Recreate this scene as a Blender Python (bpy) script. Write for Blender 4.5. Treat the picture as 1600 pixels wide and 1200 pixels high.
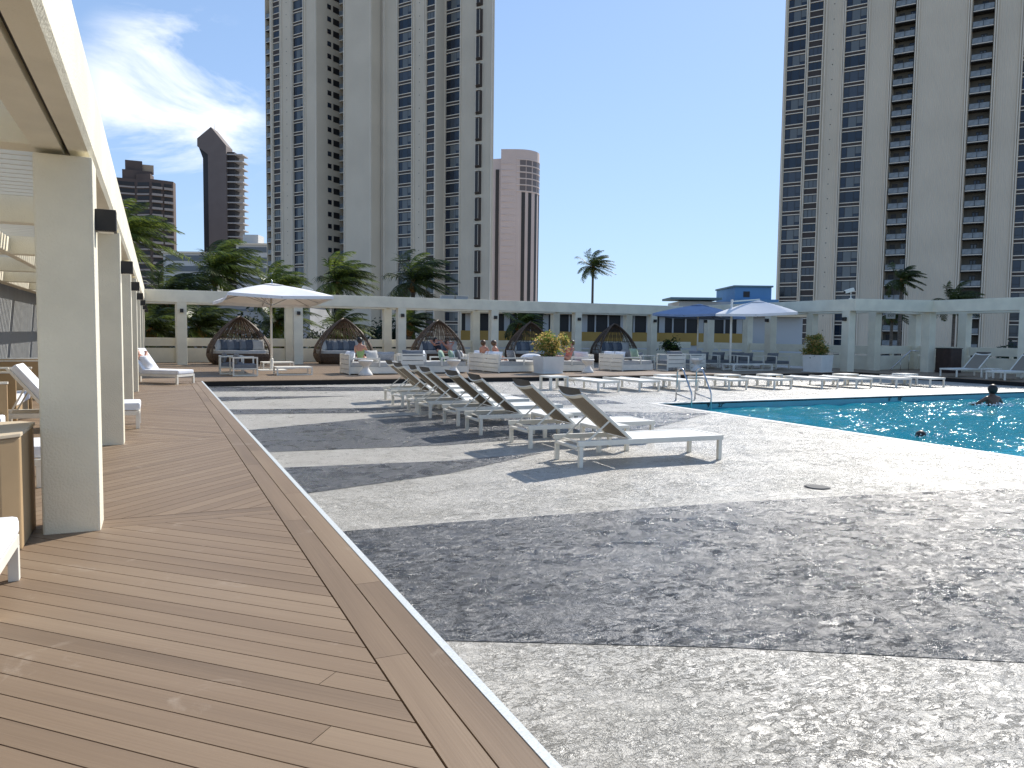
import bpy, bmesh, math, random
from mathutils import Vector, Matrix, noise
R = math.radians
S = bpy.context.scene
C = S.collection
for o in list(bpy.data.objects): bpy.data.objects.remove(o)

# ------------------------------------------------------------------ camera
cam = bpy.data.objects.new('camera', bpy.data.cameras.new('camera')); C.objects.link(cam)
cam.data.sensor_width = 36; cam.data.lens = 27.0; cam.data.clip_start = .05; cam.data.clip_end = 4000
cam.matrix_world = Matrix(((.9072, .0164, -.4204, 0), (-.4205, .0635, -.9051, 0), (.0118, .9978, .0645, 1.6), (0, 0, 0, 1)))
S.camera = cam
# ------------------------------------------------------------------ world, sun, exposure
SUN_AZ, SUN_EL = 56.7, 38.0          # azimuth from +Y towards +X
w = bpy.data.worlds.new('World'); S.world = w; w.use_nodes = True
nt = w.node_tree; N = nt.nodes; L = nt.links; N.clear()
out = N.new('ShaderNodeOutputWorld'); bg = N.new('ShaderNodeBackground'); bg.inputs[1].default_value = .15
sky = N.new('ShaderNodeTexSky'); sky.sky_type = 'NISHITA'; sky.sun_disc = False
sky.sun_elevation = R(SUN_EL); sky.sun_rotation = R(SUN_AZ); sky.air_density = 1.0; sky.dust_density = .15; sky.ozone_density = 2.2
tc = N.new('ShaderNodeTexCoord')
mp = N.new('ShaderNodeMapping'); mp.inputs['Scale'].default_value = (3.4, 3.4, 7.5); mp.inputs['Rotation'].default_value = (0, R(-22), 0)
mp.inputs['Location'].default_value = (1.475, .35, .756)
nz = N.new('ShaderNodeTexNoise'); nz.inputs['Scale'].default_value = 1.35; nz.inputs['Detail'].default_value = 12; nz.inputs['Roughness'].default_value = .58; nz.inputs['Distortion'].default_value = .5
cr = N.new('ShaderNodeMapRange'); cr.inputs[1].default_value = .47; cr.inputs[2].default_value = .60
dot = N.new('ShaderNodeVectorMath'); dot.operation = 'DOT_PRODUCT'; dot.inputs[1].default_value = Vector((.025, .962, .255)).normalized()
mr = N.new('ShaderNodeMapRange'); mr.interpolation_type = 'SMOOTHSTEP'; mr.inputs[1].default_value = .9925; mr.inputs[2].default_value = .9988
mu = N.new('ShaderNodeMath'); mu.operation = 'MULTIPLY'; mu2 = N.new('ShaderNodeMath'); mu2.operation = 'MULTIPLY'; mu2.inputs[1].default_value = .9
mx = N.new('ShaderNodeMix'); mx.data_type = 'RGBA'; mx.inputs[7].default_value = (4.0, 4.15, 4.4, 1)
L.new(tc.outputs['Generated'], mp.inputs[0]); L.new(mp.outputs[0], nz.inputs['Vector']); L.new(nz.outputs[0], cr.inputs[0])
L.new(tc.outputs['Generated'], dot.inputs[0]); L.new(dot.outputs['Value'], mr.inputs[0])
L.new(cr.outputs[0], mu.inputs[0]); L.new(mr.outputs[0], mu.inputs[1]); L.new(mu.outputs[0], mu2.inputs[0]); L.new(mu2.outputs[0], mx.inputs[0])
va = N.new('ShaderNodeVectorMath'); va.operation = 'ADD'; va.inputs[1].default_value = (2.75, 4.1, 6.8)
vd = N.new('ShaderNodeVectorMath'); vd.operation = 'DIVIDE'; vm_ = N.new('ShaderNodeVectorMath'); vm_.operation = 'MULTIPLY'; vm_.inputs[1].default_value = (2.75, 4.1, 6.8)
L.new(sky.outputs[0], va.inputs[0]); L.new(sky.outputs[0], vm_.inputs[0]); L.new(vm_.outputs[0], vd.inputs[0]); L.new(va.outputs[0], vd.inputs[1])
L.new(vd.outputs[0], mx.inputs[6]); L.new(mx.outputs[2], bg.inputs[0]); L.new(bg.outputs[0], out.inputs[0])
sd = bpy.data.lights.new('sun', 'SUN'); sd.energy = 2.9; sd.angle = R(.53); sd.color = (1, .95, .87)
so = bpy.data.objects.new('sun', sd); C.objects.link(so)
sdir = Vector((math.sin(R(SUN_AZ)) * math.cos(R(SUN_EL)), math.cos(R(SUN_AZ)) * math.cos(R(SUN_EL)), math.sin(R(SUN_EL))))
so.rotation_euler = sdir.to_track_quat('Z', 'Y').to_euler(); so.location = (0, 0, 50)
S.view_settings.view_transform = 'Standard'; S.view_settings.look = 'None'; S.view_settings.gamma = 1; S.view_settings.exposure = 1.02
S.cycles.max_bounces = 8; S.cycles.transparent_max_bounces = 12; S.cycles.caustics_reflective = False; S.cycles.caustics_refractive = False
S.cycles.sample_clamp_indirect = 6; S.cycles.use_denoising = True; S.cycles.denoiser = 'OPENIMAGEDENOISE'; S.cycles.denoising_prefilter = 'NONE'; S.cycles.use_adaptive_sampling = False

# ------------------------------------------------------------------ materials
MATS = {}
def mat(name, col, rough=.6, var=0, vscale=3, bump=0, bscale=40, metal=0, col2=None, spec=.5, detail=4, trans=0, sheen=0, objrand=0, stretch=None, emit=None):
    if name in MATS: return MATS[name]
    m = bpy.data.materials.new(name); m.use_nodes = True; MATS[name] = m
    n = m.node_tree.nodes; l = m.node_tree.links; p = n['Principled BSDF']
    p.inputs['Base Color'].default_value = (*col, 1); p.inputs['Roughness'].default_value = rough; p.inputs['Metallic'].default_value = metal
    p.inputs['Specular IOR Level'].default_value = spec; p.inputs['Transmission Weight'].default_value = trans
    if emit: p.inputs['Emission Color'].default_value = (*emit[:3], 1); p.inputs['Emission Strength'].default_value = emit[3]
    t = n.new('ShaderNodeTexCoord'); src = t.outputs['Object']
    if stretch:
        g = n.new('ShaderNodeMapping'); g.inputs['Scale'].default_value = stretch; l.new(src, g.inputs[0]); src = g.outputs[0]
    if var or col2:
        a = n.new('ShaderNodeTexNoise'); a.inputs['Scale'].default_value = vscale; a.inputs['Detail'].default_value = detail; l.new(src, a.inputs['Vector'])
        c = n.new('ShaderNodeMix'); c.data_type = 'RGBA'
        c.inputs[6].default_value = (*[x * (1 - var) for x in col], 1); c.inputs[7].default_value = (*(col2 or [min(1, x * (1 + var)) for x in col]), 1)
        k = n.new('ShaderNodeMapRange'); k.inputs[1].default_value = .35; k.inputs[2].default_value = .65
        l.new(a.outputs[0], k.inputs[0]); l.new(k.outputs[0], c.inputs[0]); res = c.outputs[2]
        if objrand:
            oi = n.new('ShaderNodeObjectInfo'); h = n.new('ShaderNodeHueSaturation'); q = n.new('ShaderNodeMapRange')
            q.inputs[3].default_value = 1 - objrand; q.inputs[4].default_value = 1 + objrand
            l.new(oi.outputs['Random'], q.inputs[0]); l.new(q.outputs[0], h.inputs['Value']); l.new(res, h.inputs['Color']); res = h.outputs[0]
        l.new(res, p.inputs['Base Color'])
    if bump:
        b = n.new('ShaderNodeTexNoise'); b.inputs['Scale'].default_value = bscale; b.inputs['Detail'].default_value = 5; l.new(src, b.inputs['Vector'])
        u = n.new('ShaderNodeBump'); u.inputs['Strength'].default_value = 1; u.inputs['Distance'].default_value = bump; l.new(b.outputs[0], u.inputs['Height']); l.new(u.outputs[0], p.inputs['Normal'])
    return m
stucco = mat('stucco', (.79, .735, .58), .85, .07, 1.5, .006, 55)
grey_wall = mat('grey_wall', (.30, .31, .31), .8, .12, 2, .004, 30, stretch=(1, 6, .4))
white_metal = mat('white_metal', (.83, .79, .69), .4, .04, 5)
white_fabric = mat('white_fabric', (.80, .81, .84), .8, .04, 4, .004, 30)
mesh_white = mat('mesh_white', (.80, .79, .76), .7, .03, 30)
mesh_taupe = mat('mesh_taupe', (.26, .215, .16), .75, .12, 60)
taupe_dark = mat('taupe_dark', (.10, .09, .075), .75, .12, 60)
grey_cushion = mat('grey_cushion', (.19, .20, .215), .9, .08, 12, .004, 60)
light_cushion = mat('light_cushion', (.52, .50, .46), .9, .06, 12, .004, 60)
blue_cushion = mat('blue_cushion', (.10, .115, .14), .9, .15, 9, .004, 60)
green_cushion = mat('green_cushion', (.30, .42, .33), .9, .08, 9, .004, 60)
pattern_cushion = mat('pattern_cushion', (.26, .27, .28), .9, 0, 45, col2=(.5, .5, .5))
towel = mat('towel', (.82, .82, .83), .95, .05, 15, .01, 40)
tan_panel = mat('tan_panel', (.42, .29, .155), .6, .08, 2)
wicker = mat('wicker', (.12, .078, .05), .6, .35, 25, .01, 60)
steel = mat('steel', (.55, .56, .57), .2, metal=1)
black_metal = mat('black_metal', (.018, .016, .014), .5)
gap_and_shadow_black = mat('gap_and_shadow_black', (.012, .010, .009), .8)  # black for gaps below the boards and the painted shadow under the coping
plaster_white = mat('plaster_white', (.74, .72, .67), .7, .05, 6)
planter_white = mat('planter_white', (.74, .72, .67), .6, .04, 3)
canopy_white = mat('canopy_white', (.80, .79, .79), .8, .03, 2, .003, 25)
canopy_blue = mat('canopy_blue', (.24, .32, .48), .8, .06, 2, .003, 25)
skin = mat('skin', (.50, .235, .155), .5, .08, 12)
skin_dark = mat('skin_dark', (.13, .065, .04), .45, .08, 12)
hair_dark = mat('hair_dark', (.015, .010, .008), .5, .2, 40)
hair_brown = mat('hair_brown', (.10, .05, .022), .5, .2, 40)
shirt_green = mat('shirt_green', (.30, .42, .17), .9, .05, 9)
shirt_pink = mat('shirt_pink', (.62, .20, .15), .9, .05, 9)
shirt_black = mat('shirt_black', (.015, .015, .02), .9, .05, 9)
trunk_m = mat('palm_trunk', (.13, .105, .08), .9, .3, 3, .03, 9, stretch=(1, 1, 5))
husk_m = mat('palm_husk', (.22, .11, .03), .9, .4, 9, .03, 12)
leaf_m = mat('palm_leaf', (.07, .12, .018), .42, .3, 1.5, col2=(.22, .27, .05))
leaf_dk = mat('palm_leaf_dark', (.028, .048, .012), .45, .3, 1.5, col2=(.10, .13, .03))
dead_m = mat('palm_dry', (.16, .13, .085), .8, .2, 2)
croton_y = mat('croton_yellow', (.50, .46, .11), .5, .3, 9, col2=(.60, .40, .16))
croton_g = mat('croton_green', (.12, .19, .035), .5, .3, 9)
hedge_m = mat('hedge_leaf', (.022, .042, .014), .55, .3, 4)
for m_ in (leaf_m, leaf_dk, croton_y, croton_g, hedge_m):
    n = m_.node_tree.nodes; l = m_.node_tree.links; p = n['Principled BSDF']; tl = n.new('ShaderNodeBsdfTranslucent'); ms = n.new('ShaderNodeMixShader'); ms.inputs[0].default_value = .48
    src = p.inputs['Base Color'].links[0].from_socket; l.new(src, tl.inputs[0]); l.new(p.outputs[0], ms.inputs[1]); l.new(tl.outputs[0], ms.inputs[2]); l.new(ms.outputs[0], n['Material Output'].inputs[0])
tower_c = mat('tower_concrete', (.64, .56, .44), .8, .05, .12, detail=6)
tower_lt = mat('tower_trim', (.74, .67, .56), .8, .05, .3)
tower_c2 = mat('tower_concrete_cool', (.50, .47, .41), .8, .05, .12, detail=6)
for m_ in (tower_c, tower_c2):                       # fluted precast panels
    n = m_.node_tree.nodes; l = m_.node_tree.links
    t = n.new('ShaderNodeTexCoord'); wv = n.new('ShaderNodeTexWave'); wv.inputs['Scale'].default_value = .9; wv.bands_direction = 'X'
    bu = n.new('ShaderNodeBump'); bu.inputs['Distance'].default_value = .06; l.new(t.outputs['Object'], wv.inputs['Vector']); l.new(wv.outputs[0], bu.inputs['Height']); l.new(bu.outputs[0], n['Principled BSDF'].inputs['Normal'])
win_frame = mat('window_frame', (.022, .020, .020), .5)
spandrel = mat('spandrel', (.055, .042, .036), .7)
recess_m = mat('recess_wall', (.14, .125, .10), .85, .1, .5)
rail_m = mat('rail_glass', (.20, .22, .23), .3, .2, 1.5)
def glass_mat(name, a, b, c):
    m = mat(name, a, .06, spec=.45); n = m.node_tree.nodes; l = m.node_tree.links
    oi = n.new('ShaderNodeObjectInfo'); rp = n.new('ShaderNodeValToRGB'); rp.color_ramp.interpolation = 'CONSTANT'
    rp.color_ramp.elements[0].color = (*a, 1); rp.color_ramp.elements[1].position = .45; rp.color_ramp.elements[1].color = (*b, 1)
    e = rp.color_ramp.elements.new(.8); e.color = (*c, 1)
    l.new(oi.outputs['Random'], rp.inputs[0]); l.new(rp.outputs[0], n['Principled BSDF'].inputs['Base Color']); return m
glass = glass_mat('window_glass', (.010, .014, .024), (.02, .03, .05), (.04, .05, .065))
glass_l = glass_mat('window_curtain', (.02, .03, .045), (.13, .14, .14), (.06, .07, .085))
pink_c = mat('pink_concrete', (.57, .475, .44), .8, .04, .1)
pink_t = mat('pink_trim', (.66, .57, .53), .8)
brown_c = mat('brown_concrete', (.11, .078, .066), .8, .1, .2)
brown_l = mat('brown_balcony', (.36, .31, .28), .8)
slate_c = mat('slate_concrete', (.16, .13, .12), .8, .05, .2)
hotel_w = mat('hotel_white', (.55, .55, .54), .8, .05, .2)
ochre = mat('ochre_panel', (.42, .255, .06), .7, .06, 1)
peach = mat('peach_soffit', (.80, .60, .38), .8)
blue_wall = mat('blue_wall', (.12, .28, .48), .7, .05, .5)
teal_roof = mat('teal_roof', (.14, .22, .24), .7)
city_m = mat('city_ground', (.34, .30, .24), .9, .3, .02)
text_m = mat('lettering', (.01, .01, .012), .6)

def concrete(name, c1, c2, fine, rough, crack, fleck, wet, fs, mh):
    m = mat(name, c1, rough); n = m.node_tree.nodes; l = m.node_tree.links; p = n['Principled BSDF']
    t = n.new('ShaderNodeTexCoord'); o = t.outputs['Object']
    def noise_(s, d=6, r=.55, dist=0, v=None):
        a = n.new('ShaderNodeTexNoise'); a.inputs['Scale'].default_value = s; a.inputs['Detail'].default_value = d; a.inputs['Roughness'].default_value = r; a.inputs['Distortion'].default_value = dist
        l.new(v or o, a.inputs['Vector']); return a
    def rng(src, a, b, c=0, d=1):
        k = n.new('ShaderNodeMapRange'); k.inputs[1].default_value = a; k.inputs[2].default_value = b; k.inputs[3].default_value = c; k.inputs[4].default_value = d; l.new(src, k.inputs[0]); return k.outputs[0]
    def math_(op, a, b):
        k = n.new('ShaderNodeMath'); k.operation = op
        for i, q in enumerate((a, b)):
            if isinstance(q, (int, float)): k.inputs[i].default_value = q
            else: l.new(q, k.inputs[i])
        return k.outputs[0]
    w1 = noise_(8, 4, .6); vm = n.new('ShaderNodeVectorMath'); vm.operation = 'SCALE'; vm.inputs[3].default_value = .22; l.new(w1.outputs['Color'], vm.inputs[0])
    va = n.new('ShaderNodeVectorMath'); l.new(o, va.inputs[0]); l.new(vm.outputs[0], va.inputs[1])
    vo = n.new('ShaderNodeTexVoronoi'); vo.feature = 'DISTANCE_TO_EDGE'; vo.inputs['Scale'].default_value = 9; l.new(va.outputs[0], vo.inputs['Vector'])
    line = rng(vo.outputs['Distance'], .0, .016, 1, 0)
    vo2 = n.new('ShaderNodeTexVoronoi'); vo2.feature = 'DISTANCE_TO_EDGE'; vo2.inputs['Scale'].default_value = 21; l.new(va.outputs[0], vo2.inputs['Vector'])
    line2 = rng(vo2.outputs['Distance'], .0, .028, 1, 0)
    msk = rng(noise_(7.1, 3).outputs[0], .50, .56); msk2 = rng(noise_(1.7, 5, .6).outputs[0], .45, .56)
    cr_ = math_('MAXIMUM', math_('MULTIPLY', line, msk), math_('MULTIPLY', math_('MULTIPLY', line2, msk2), .7))
    big = noise_(.55, 8, .62).outputs[0]; mid = noise_(4, 8, .65, .6).outputs[0]; fi = noise_(38, 6, .7).outputs[0]
    sm = n.new('ShaderNodeMapping'); sm.inputs['Scale'].default_value = (.75, 1.5, 1); l.new(o, sm.inputs[0])
    fl = rng(noise_(fs, 9, .74, 1.1, sm.outputs[0]).outputs[0], .535, .585); flm = rng(noise_(1.3, 4).outputs[0], .40, .60, .25, 1); fl = math_('MULTIPLY', fl, flm)
    base = n.new('ShaderNodeMix'); base.data_type = 'RGBA'; base.inputs[6].default_value = (*c1, 1); base.inputs[7].default_value = (*c2, 1)
    l.new(rng(math_('ADD', math_('MULTIPLY', big, .5), math_('MULTIPLY', mid, .5)), .36, .62), base.inputs[0])
    dk = n.new('ShaderNodeMix'); dk.data_type = 'RGBA'; dk.blend_type = 'MULTIPLY'; dk.inputs[7].default_value = (.45, .42, .38, 1)
    l.new(base.outputs[2], dk.inputs[6]); l.new(math_('MAXIMUM', math_('MULTIPLY', cr_, crack), math_('MULTIPLY', fl, fleck)), dk.inputs[0]); l.new(dk.outputs[2], p.inputs['Base Color'])
    l.new(rng(math_('MULTIPLY', fl, 1.0), 0, 1, .5, .08), p.inputs['Specular IOR Level'])
    pat_ = noise_(4.5, 8, .78, .5).outputs[0]
    ridges = rng(math_('ABSOLUTE', math_('SUBTRACT', noise_(9, 7, .62, .9).outputs[0], .5), 0), 0, .10)
    h = math_('SUBTRACT', math_('ADD', math_('ADD', math_('MULTIPLY', math_('MULTIPLY', fi, fine), rng(pat_, .40, .62, 1.3, .5)), math_('MULTIPLY', mid, mh)), math_('MULTIPLY', ridges, .5)), math_('ADD', math_('MULTIPLY', cr_, .9 * crack), math_('MULTIPLY', fl, .9)))
    b = n.new('ShaderNodeBump'); b.inputs['Distance'].default_value = .0075; b.inputs['Strength'].default_value = 1; l.new(h, b.inputs['Height']); l.new(b.outputs[0], p.inputs['Normal'])
    pat = noise_(4.5, 8, .78, .5).outputs[0]; wt = rng(noise_(1.6, 6, .65, .8).outputs[0], .52, .60); l.new(math_('SUBTRACT', rng(pat, .36, .64, rough + .14, rough - .10), math_('MULTIPLY', wt, wet)), p.inputs['Roughness'])
    return m
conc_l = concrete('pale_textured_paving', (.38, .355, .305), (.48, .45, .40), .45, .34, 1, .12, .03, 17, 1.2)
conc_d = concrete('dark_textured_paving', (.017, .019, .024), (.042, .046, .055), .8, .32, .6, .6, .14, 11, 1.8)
conc_d.node_tree.nodes['Principled BSDF'].inputs['IOR'].default_value = 1.85; conc_l.node_tree.nodes['Principled BSDF'].inputs['IOR'].default_value = 1.7

def wood_mat(name, c1, c2, c3):
    m = mat(name, c1, .5, spec=.3); n = m.node_tree.nodes; l = m.node_tree.links; p = n['Principled BSDF']
    uv = n.new('ShaderNodeUVMap'); uv.uv_map = 'UVMap'
    mpp = n.new('ShaderNodeMapping'); mpp.inputs['Scale'].default_value = (1.2, 60, 1); l.new(uv.outputs[0], mpp.inputs[0])
    a = n.new('ShaderNodeTexNoise'); a.inputs['Scale'].default_value = 1; a.inputs['Detail'].default_value = 6; l.new(mpp.outputs[0], a.inputs['Vector'])
    at = n.new('ShaderNodeAttribute'); at.attribute_name = 'tone'
    rp = n.new('ShaderNodeValToRGB'); rp.color_ramp.elements[0].color = (*c1, 1); rp.color_ramp.elements[1].color = (*c3, 1); e = rp.color_ramp.elements.new(.5); e.color = (*c2, 1)
    m2 = n.new('ShaderNodeMapping'); m2.inputs['Scale'].default_value = (.35, 5, 1); l.new(uv.outputs[0], m2.inputs[0])
    d = n.new('ShaderNodeTexNoise'); d.inputs['Scale'].default_value = 1; d.inputs['Detail'].default_value = 3; l.new(m2.outputs[0], d.inputs['Vector'])
    def mth(op, x, y):
        k = n.new('ShaderNodeMath'); k.operation = op
        for i, q in enumerate((x, y)):
            if isinstance(q, (int, float)): k.inputs[i].default_value = q
            else: l.new(q, k.inputs[i])
        return k.outputs[0]
    s1 = mth('ADD', mth('MULTIPLY', at.outputs['Fac'], .5), mth('MULTIPLY', d.outputs[0], .95)); l.new(mth('SUBTRACT', s1, .22), rp.inputs[0])
    tc_ = n.new('ShaderNodeTexCoord'); sc = n.new('ShaderNodeTexNoise'); sc.inputs['Scale'].default_value = 2.3; sc.inputs['Detail'].default_value = 9; sc.inputs['Roughness'].default_value = .7; sc.inputs['Distortion'].default_value = .8
    l.new(tc_.outputs['Object'], sc.inputs['Vector'])
    k = n.new('ShaderNodeMapRange'); k.inputs[1].default_value = .60; k.inputs[2].default_value = .70; k.inputs[4].default_value = .45; l.new(sc.outputs[0], k.inputs[0])
    st = n.new('ShaderNodeMix'); st.data_type = 'RGBA'; st.inputs[7].default_value = (.46, .38, .30, 1); l.new(rp.outputs[0], st.inputs[6]); l.new(k.outputs[0], st.inputs[0])
    gr = n.new('ShaderNodeMix'); gr.data_type = 'RGBA'; gr.blend_type = 'MULTIPLY'; gr.inputs[7].default_value = (.80, .78, .76, 1); l.new(a.outputs[0], gr.inputs[0]); l.new(st.outputs[2], gr.inputs[6])
    l.new(gr.outputs[2], p.inputs['Base Color'])
    b = n.new('ShaderNodeBump'); b.inputs['Distance'].default_value = .0012; l.new(a.outputs[0], b.inputs['Height']); l.new(b.outputs[0], p.inputs['Normal'])
    return m
wood = wood_mat('composite_decking', (.18, .128, .086), (.26, .186, .124), (.325, .24, .162))

pool_tile = mat('pool_tile', (.15, .40, .45), .35, .05, 2)
def pool_floor_mat():
    m = mat('pool_finish', (.02, .40, .60), .7); n = m.node_tree.nodes; l = m.node_tree.links
    t = n.new('ShaderNodeTexCoord'); a = n.new('ShaderNodeTexNoise'); a.inputs['Scale'].default_value = .5; l.new(t.outputs['Object'], a.inputs['Vector'])
    c = n.new('ShaderNodeMix'); c.data_type = 'RGBA'; c.inputs[6].default_value = (.01, .30, .50, 1); c.inputs[7].default_value = (.03, .50, .68, 1); l.new(a.outputs[0], c.inputs[0]); l.new(c.outputs[2], n['Principled BSDF'].inputs['Base Color']); return m
pool_fin = pool_floor_mat()
def water_mat():
    m = bpy.data.materials.new('water'); m.use_nodes = True; n = m.node_tree.nodes; l = m.node_tree.links; n.clear(); o = n.new('ShaderNodeOutputMaterial')
    t = n.new('ShaderNodeTexCoord'); mp_ = n.new('ShaderNodeMapping'); mp_.inputs['Scale'].default_value = (1, 1.25, 1); l.new(t.outputs['Object'], mp_.inputs[0])
    a = n.new('ShaderNodeTexNoise'); a.inputs['Scale'].default_value = 7; a.inputs['Detail'].default_value = 4; a.inputs['Distortion'].default_value = .8; a.inputs['Roughness'].default_value = .5; l.new(mp_.outputs[0], a.inputs['Vector'])
    b = n.new('ShaderNodeBump'); b.inputs['Distance'].default_value = .022; b.inputs['Strength'].default_value = 1; l.new(a.outputs[0], b.inputs['Height'])
    fr = n.new('ShaderNodeFresnel'); fr.inputs[0].default_value = 1.33; l.new(b.outputs[0], fr.inputs['Normal'])
    tr = n.new('ShaderNodeBsdfTransparent'); tr.inputs[0].default_value = (.42, .86, .95, 1)
    rf = n.new('ShaderNodeBsdfRefraction'); rf.inputs['IOR'].default_value = 1.33; rf.inputs['Roughness'].default_value = .02; rf.inputs[0].default_value = (.45, .88, .96, 1); l.new(b.outputs[0], rf.inputs['Normal'])
    gl = n.new('ShaderNodeBsdfGlossy'); gl.inputs['Roughness'].default_value = .07; l.new(b.outputs[0], gl.inputs['Normal'])
    m0 = n.new('ShaderNodeMixShader'); m0.inputs[0].default_value = .2; l.new(tr.outputs[0], m0.inputs[1]); l.new(rf.outputs[0], m0.inputs[2])
    df = n.new('ShaderNodeBsdfDiffuse'); df.inputs[0].default_value = (.015, .50, .64, 1); l.new(b.outputs[0], df.inputs['Normal'])
    md = n.new('ShaderNodeMixShader'); md.inputs[0].default_value = .33; l.new(m0.outputs[0], md.inputs[1]); l.new(df.outputs[0], md.inputs[2])
    fk = n.new('ShaderNodeMath'); fk.operation = 'MULTIPLY'; fk.inputs[1].default_value = .62; l.new(fr.outputs[0], fk.inputs[0])
    m1 = n.new('ShaderNodeMixShader'); l.new(fk.outputs[0], m1.inputs[0]); l.new(md.outputs[0], m1.inputs[1]); l.new(gl.outputs[0], m1.inputs[2]); l.new(m1.outputs[0], o.inputs[0])
    return m
water = water_mat()

# ------------------------------------------------------------------ mesh helpers
class MB:
    def __init__(s): s.v = []; s.f = []; s.m = []; s.sm = []
    def add(s, vs, fs, mi=0, smooth=False, M=None):
        b = len(s.v); s.v += [tuple(M @ Vector(v)) if M else tuple(v) for v in vs]
        for f in fs: s.f.append([i + b for i in f]); s.m.append(mi); s.sm.append(smooth)
        return s
    def box(s, x0, x1, y0, y1, z0, z1, mi=0, M=None):
        return s.add([(x0, y0, z0), (x1, y0, z0), (x1, y1, z0), (x0, y1, z0), (x0, y0, z1), (x1, y0, z1), (x1, y1, z1), (x0, y1, z1)],
                     [(0, 3, 2, 1), (4, 5, 6, 7), (0, 1, 5, 4), (1, 2, 6, 5), (2, 3, 7, 6), (3, 0, 4, 7)], mi, False, M)
    def bar(s, a, b, wd, ht, mi=0):              # rectangular bar from a to b
        a = Vector(a); b = Vector(b); d = (b - a); L_ = d.length; q = d.to_track_quat('X', 'Z'); M = Matrix.Translation(a) @ q.to_matrix().to_4x4()
        return s.box(0, L_, -wd / 2, wd / 2, -ht / 2, ht / 2, mi, M)
    def prism(s, poly, z0, z1, mi=0, M=None):
        n = len(poly); vs = [(x, y, z0) for x, y in poly] + [(x, y, z1) for x, y in poly]
        fs = [list(range(n))[::-1], list(range(n, 2 * n))] + [(i, (i + 1) % n, (i + 1) % n + n, i + n) for i in range(n)]
        return s.add(vs, fs, mi, False, M)
    def tube(s, pts, r, n=8, mi=0, caps=True):
        pts = [Vector(p) for p in pts]; rs = r if isinstance(r, (list, tuple)) else [r] * len(pts)
        rings = []; up = Vector((0, 0, 1)); prev = None
        for i, p in enumerate(pts):
            d = (pts[min(i + 1, len(pts) - 1)] - pts[max(i - 1, 0)]).normalized()
            if prev is None: x = d.cross(up if abs(d.z) < .95 else Vector((1, 0, 0))).normalized()
            else: x = (prev - d * prev.dot(d)).normalized()
            prev = x; y = d.cross(x); rings.append([p + (x * math.cos(2 * math.pi * k / n) + y * math.sin(2 * math.pi * k / n)) * rs[i] for k in range(n)])
        vs = [v for rr in rings for v in rr]; fs = [(i * n + k, i * n + (k + 1) % n, (i + 1) * n + (k + 1) % n, (i + 1) * n + k) for i in range(len(pts) - 1) for k in range(n)]
        if caps: fs += [list(range(n))[::-1], [(len(pts) - 1) * n + k for k in range(n)]]
        return s.add(vs, fs, mi, True)
    def lathe(s, prof, n=20, mi=0, M=None):
        vs = [(r * math.cos(2 * math.pi * k / n), r * math.sin(2 * math.pi * k / n), z) for r, z in prof for k in range(n)]
        fs = [(i * n + k, i * n + (k + 1) % n, (i + 1) * n + (k + 1) % n, (i + 1) * n + k) for i in range(len(prof) - 1) for k in range(n)]
        fs += [list(range(n))[::-1], [(len(prof) - 1) * n + k for k in range(n)]]
        return s.add(vs, fs, mi, True, M)
    def pillow(s, w_, h_, t_, M, mi=0, n=8):
        vs = []; fs = []
        for side in (1, -1):
            b = len(vs)
            for i in range(n + 1):
                for j in range(n + 1):
                    u = i / n * 2 - 1; v = j / n * 2 - 1
                    e = max(0, (1 - abs(u) ** 3.2)) ** .55 * max(0, (1 - abs(v) ** 3.2)) ** .55
                    pin = 1 - .05 * (1 - abs(u)) * abs(v) ** 3; pin2 = 1 - .05 * (1 - abs(v)) * abs(u) ** 3
                    vs.append((u * w_ / 2 * pin2, side * e * t_ / 2, v * h_ / 2 * pin))
            for i in range(n):
                for j in range(n):
                    q = [b + i * (n + 1) + j, b + (i + 1) * (n + 1) + j, b + (i + 1) * (n + 1) + j + 1, b + i * (n + 1) + j + 1]; fs.append(q if side < 0 else q[::-1])
        return s.add(vs, fs, mi, True, M)
    def mesh(s, name, mats, bevel=0, merge=False):
        me = bpy.data.meshes.new(name); me.from_pydata(s.v, [], s.f)
        for m in (mats if isinstance(mats, (list, tuple)) else [mats]): me.materials.append(m)
        me.polygons.foreach_set('material_index', s.m); me.polygons.foreach_set('use_smooth', s.sm)
        if bevel or merge:
            bm = bmesh.new(); bm.from_mesh(me)
            if merge: bmesh.ops.remove_doubles(bm, verts=bm.verts, dist=.0005)
            if bevel:
                es = [e for e in bm.edges if len(e.link_faces) == 2 and e.calc_face_angle(0) > .6]
                bmesh.ops.bevel(bm, geom=es, offset=bevel, segments=2, affect='EDGES', profile=.6)
                for f in bm.faces: f.smooth = False
            bm.to_mesh(me); bm.free()
        me.update(); return me
    def build(s, name, mats, parent=None, bevel=0, merge=False, loc=None):
        return link(name, s.mesh(name, mats, bevel, merge), parent, loc)
def link(name, me, parent=None, loc=None):
    o = bpy.data.objects.new(name, me); C.objects.link(o)
    if parent: o.parent = parent
    if loc: o.location = loc
    return o
def tag(o, label=None, cat=None, group=None, kind=None):
    if label: o['label'] = label
    if cat: o['category'] = cat
    if group: o['group'] = group
    if kind: o['kind'] = kind
    return o
def thing(name, label, cat, loc=(0, 0, 0), rz=0, group=None):
    o = bpy.data.objects.new(name, None); C.objects.link(o); o.location = loc; o.rotation_euler = (0, 0, rz); o.empty_display_size = .2
    return tag(o, label, cat, group)
def kids(o): return [x for x in CH.get(o.name, [])]
def copy_tree(o, parent=None):
    c = o.copy(); C.objects.link(c)
    if parent: c.parent = parent
    for ch in [x for x in list(o.children)]: copy_tree(ch, c)
    return c
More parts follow.
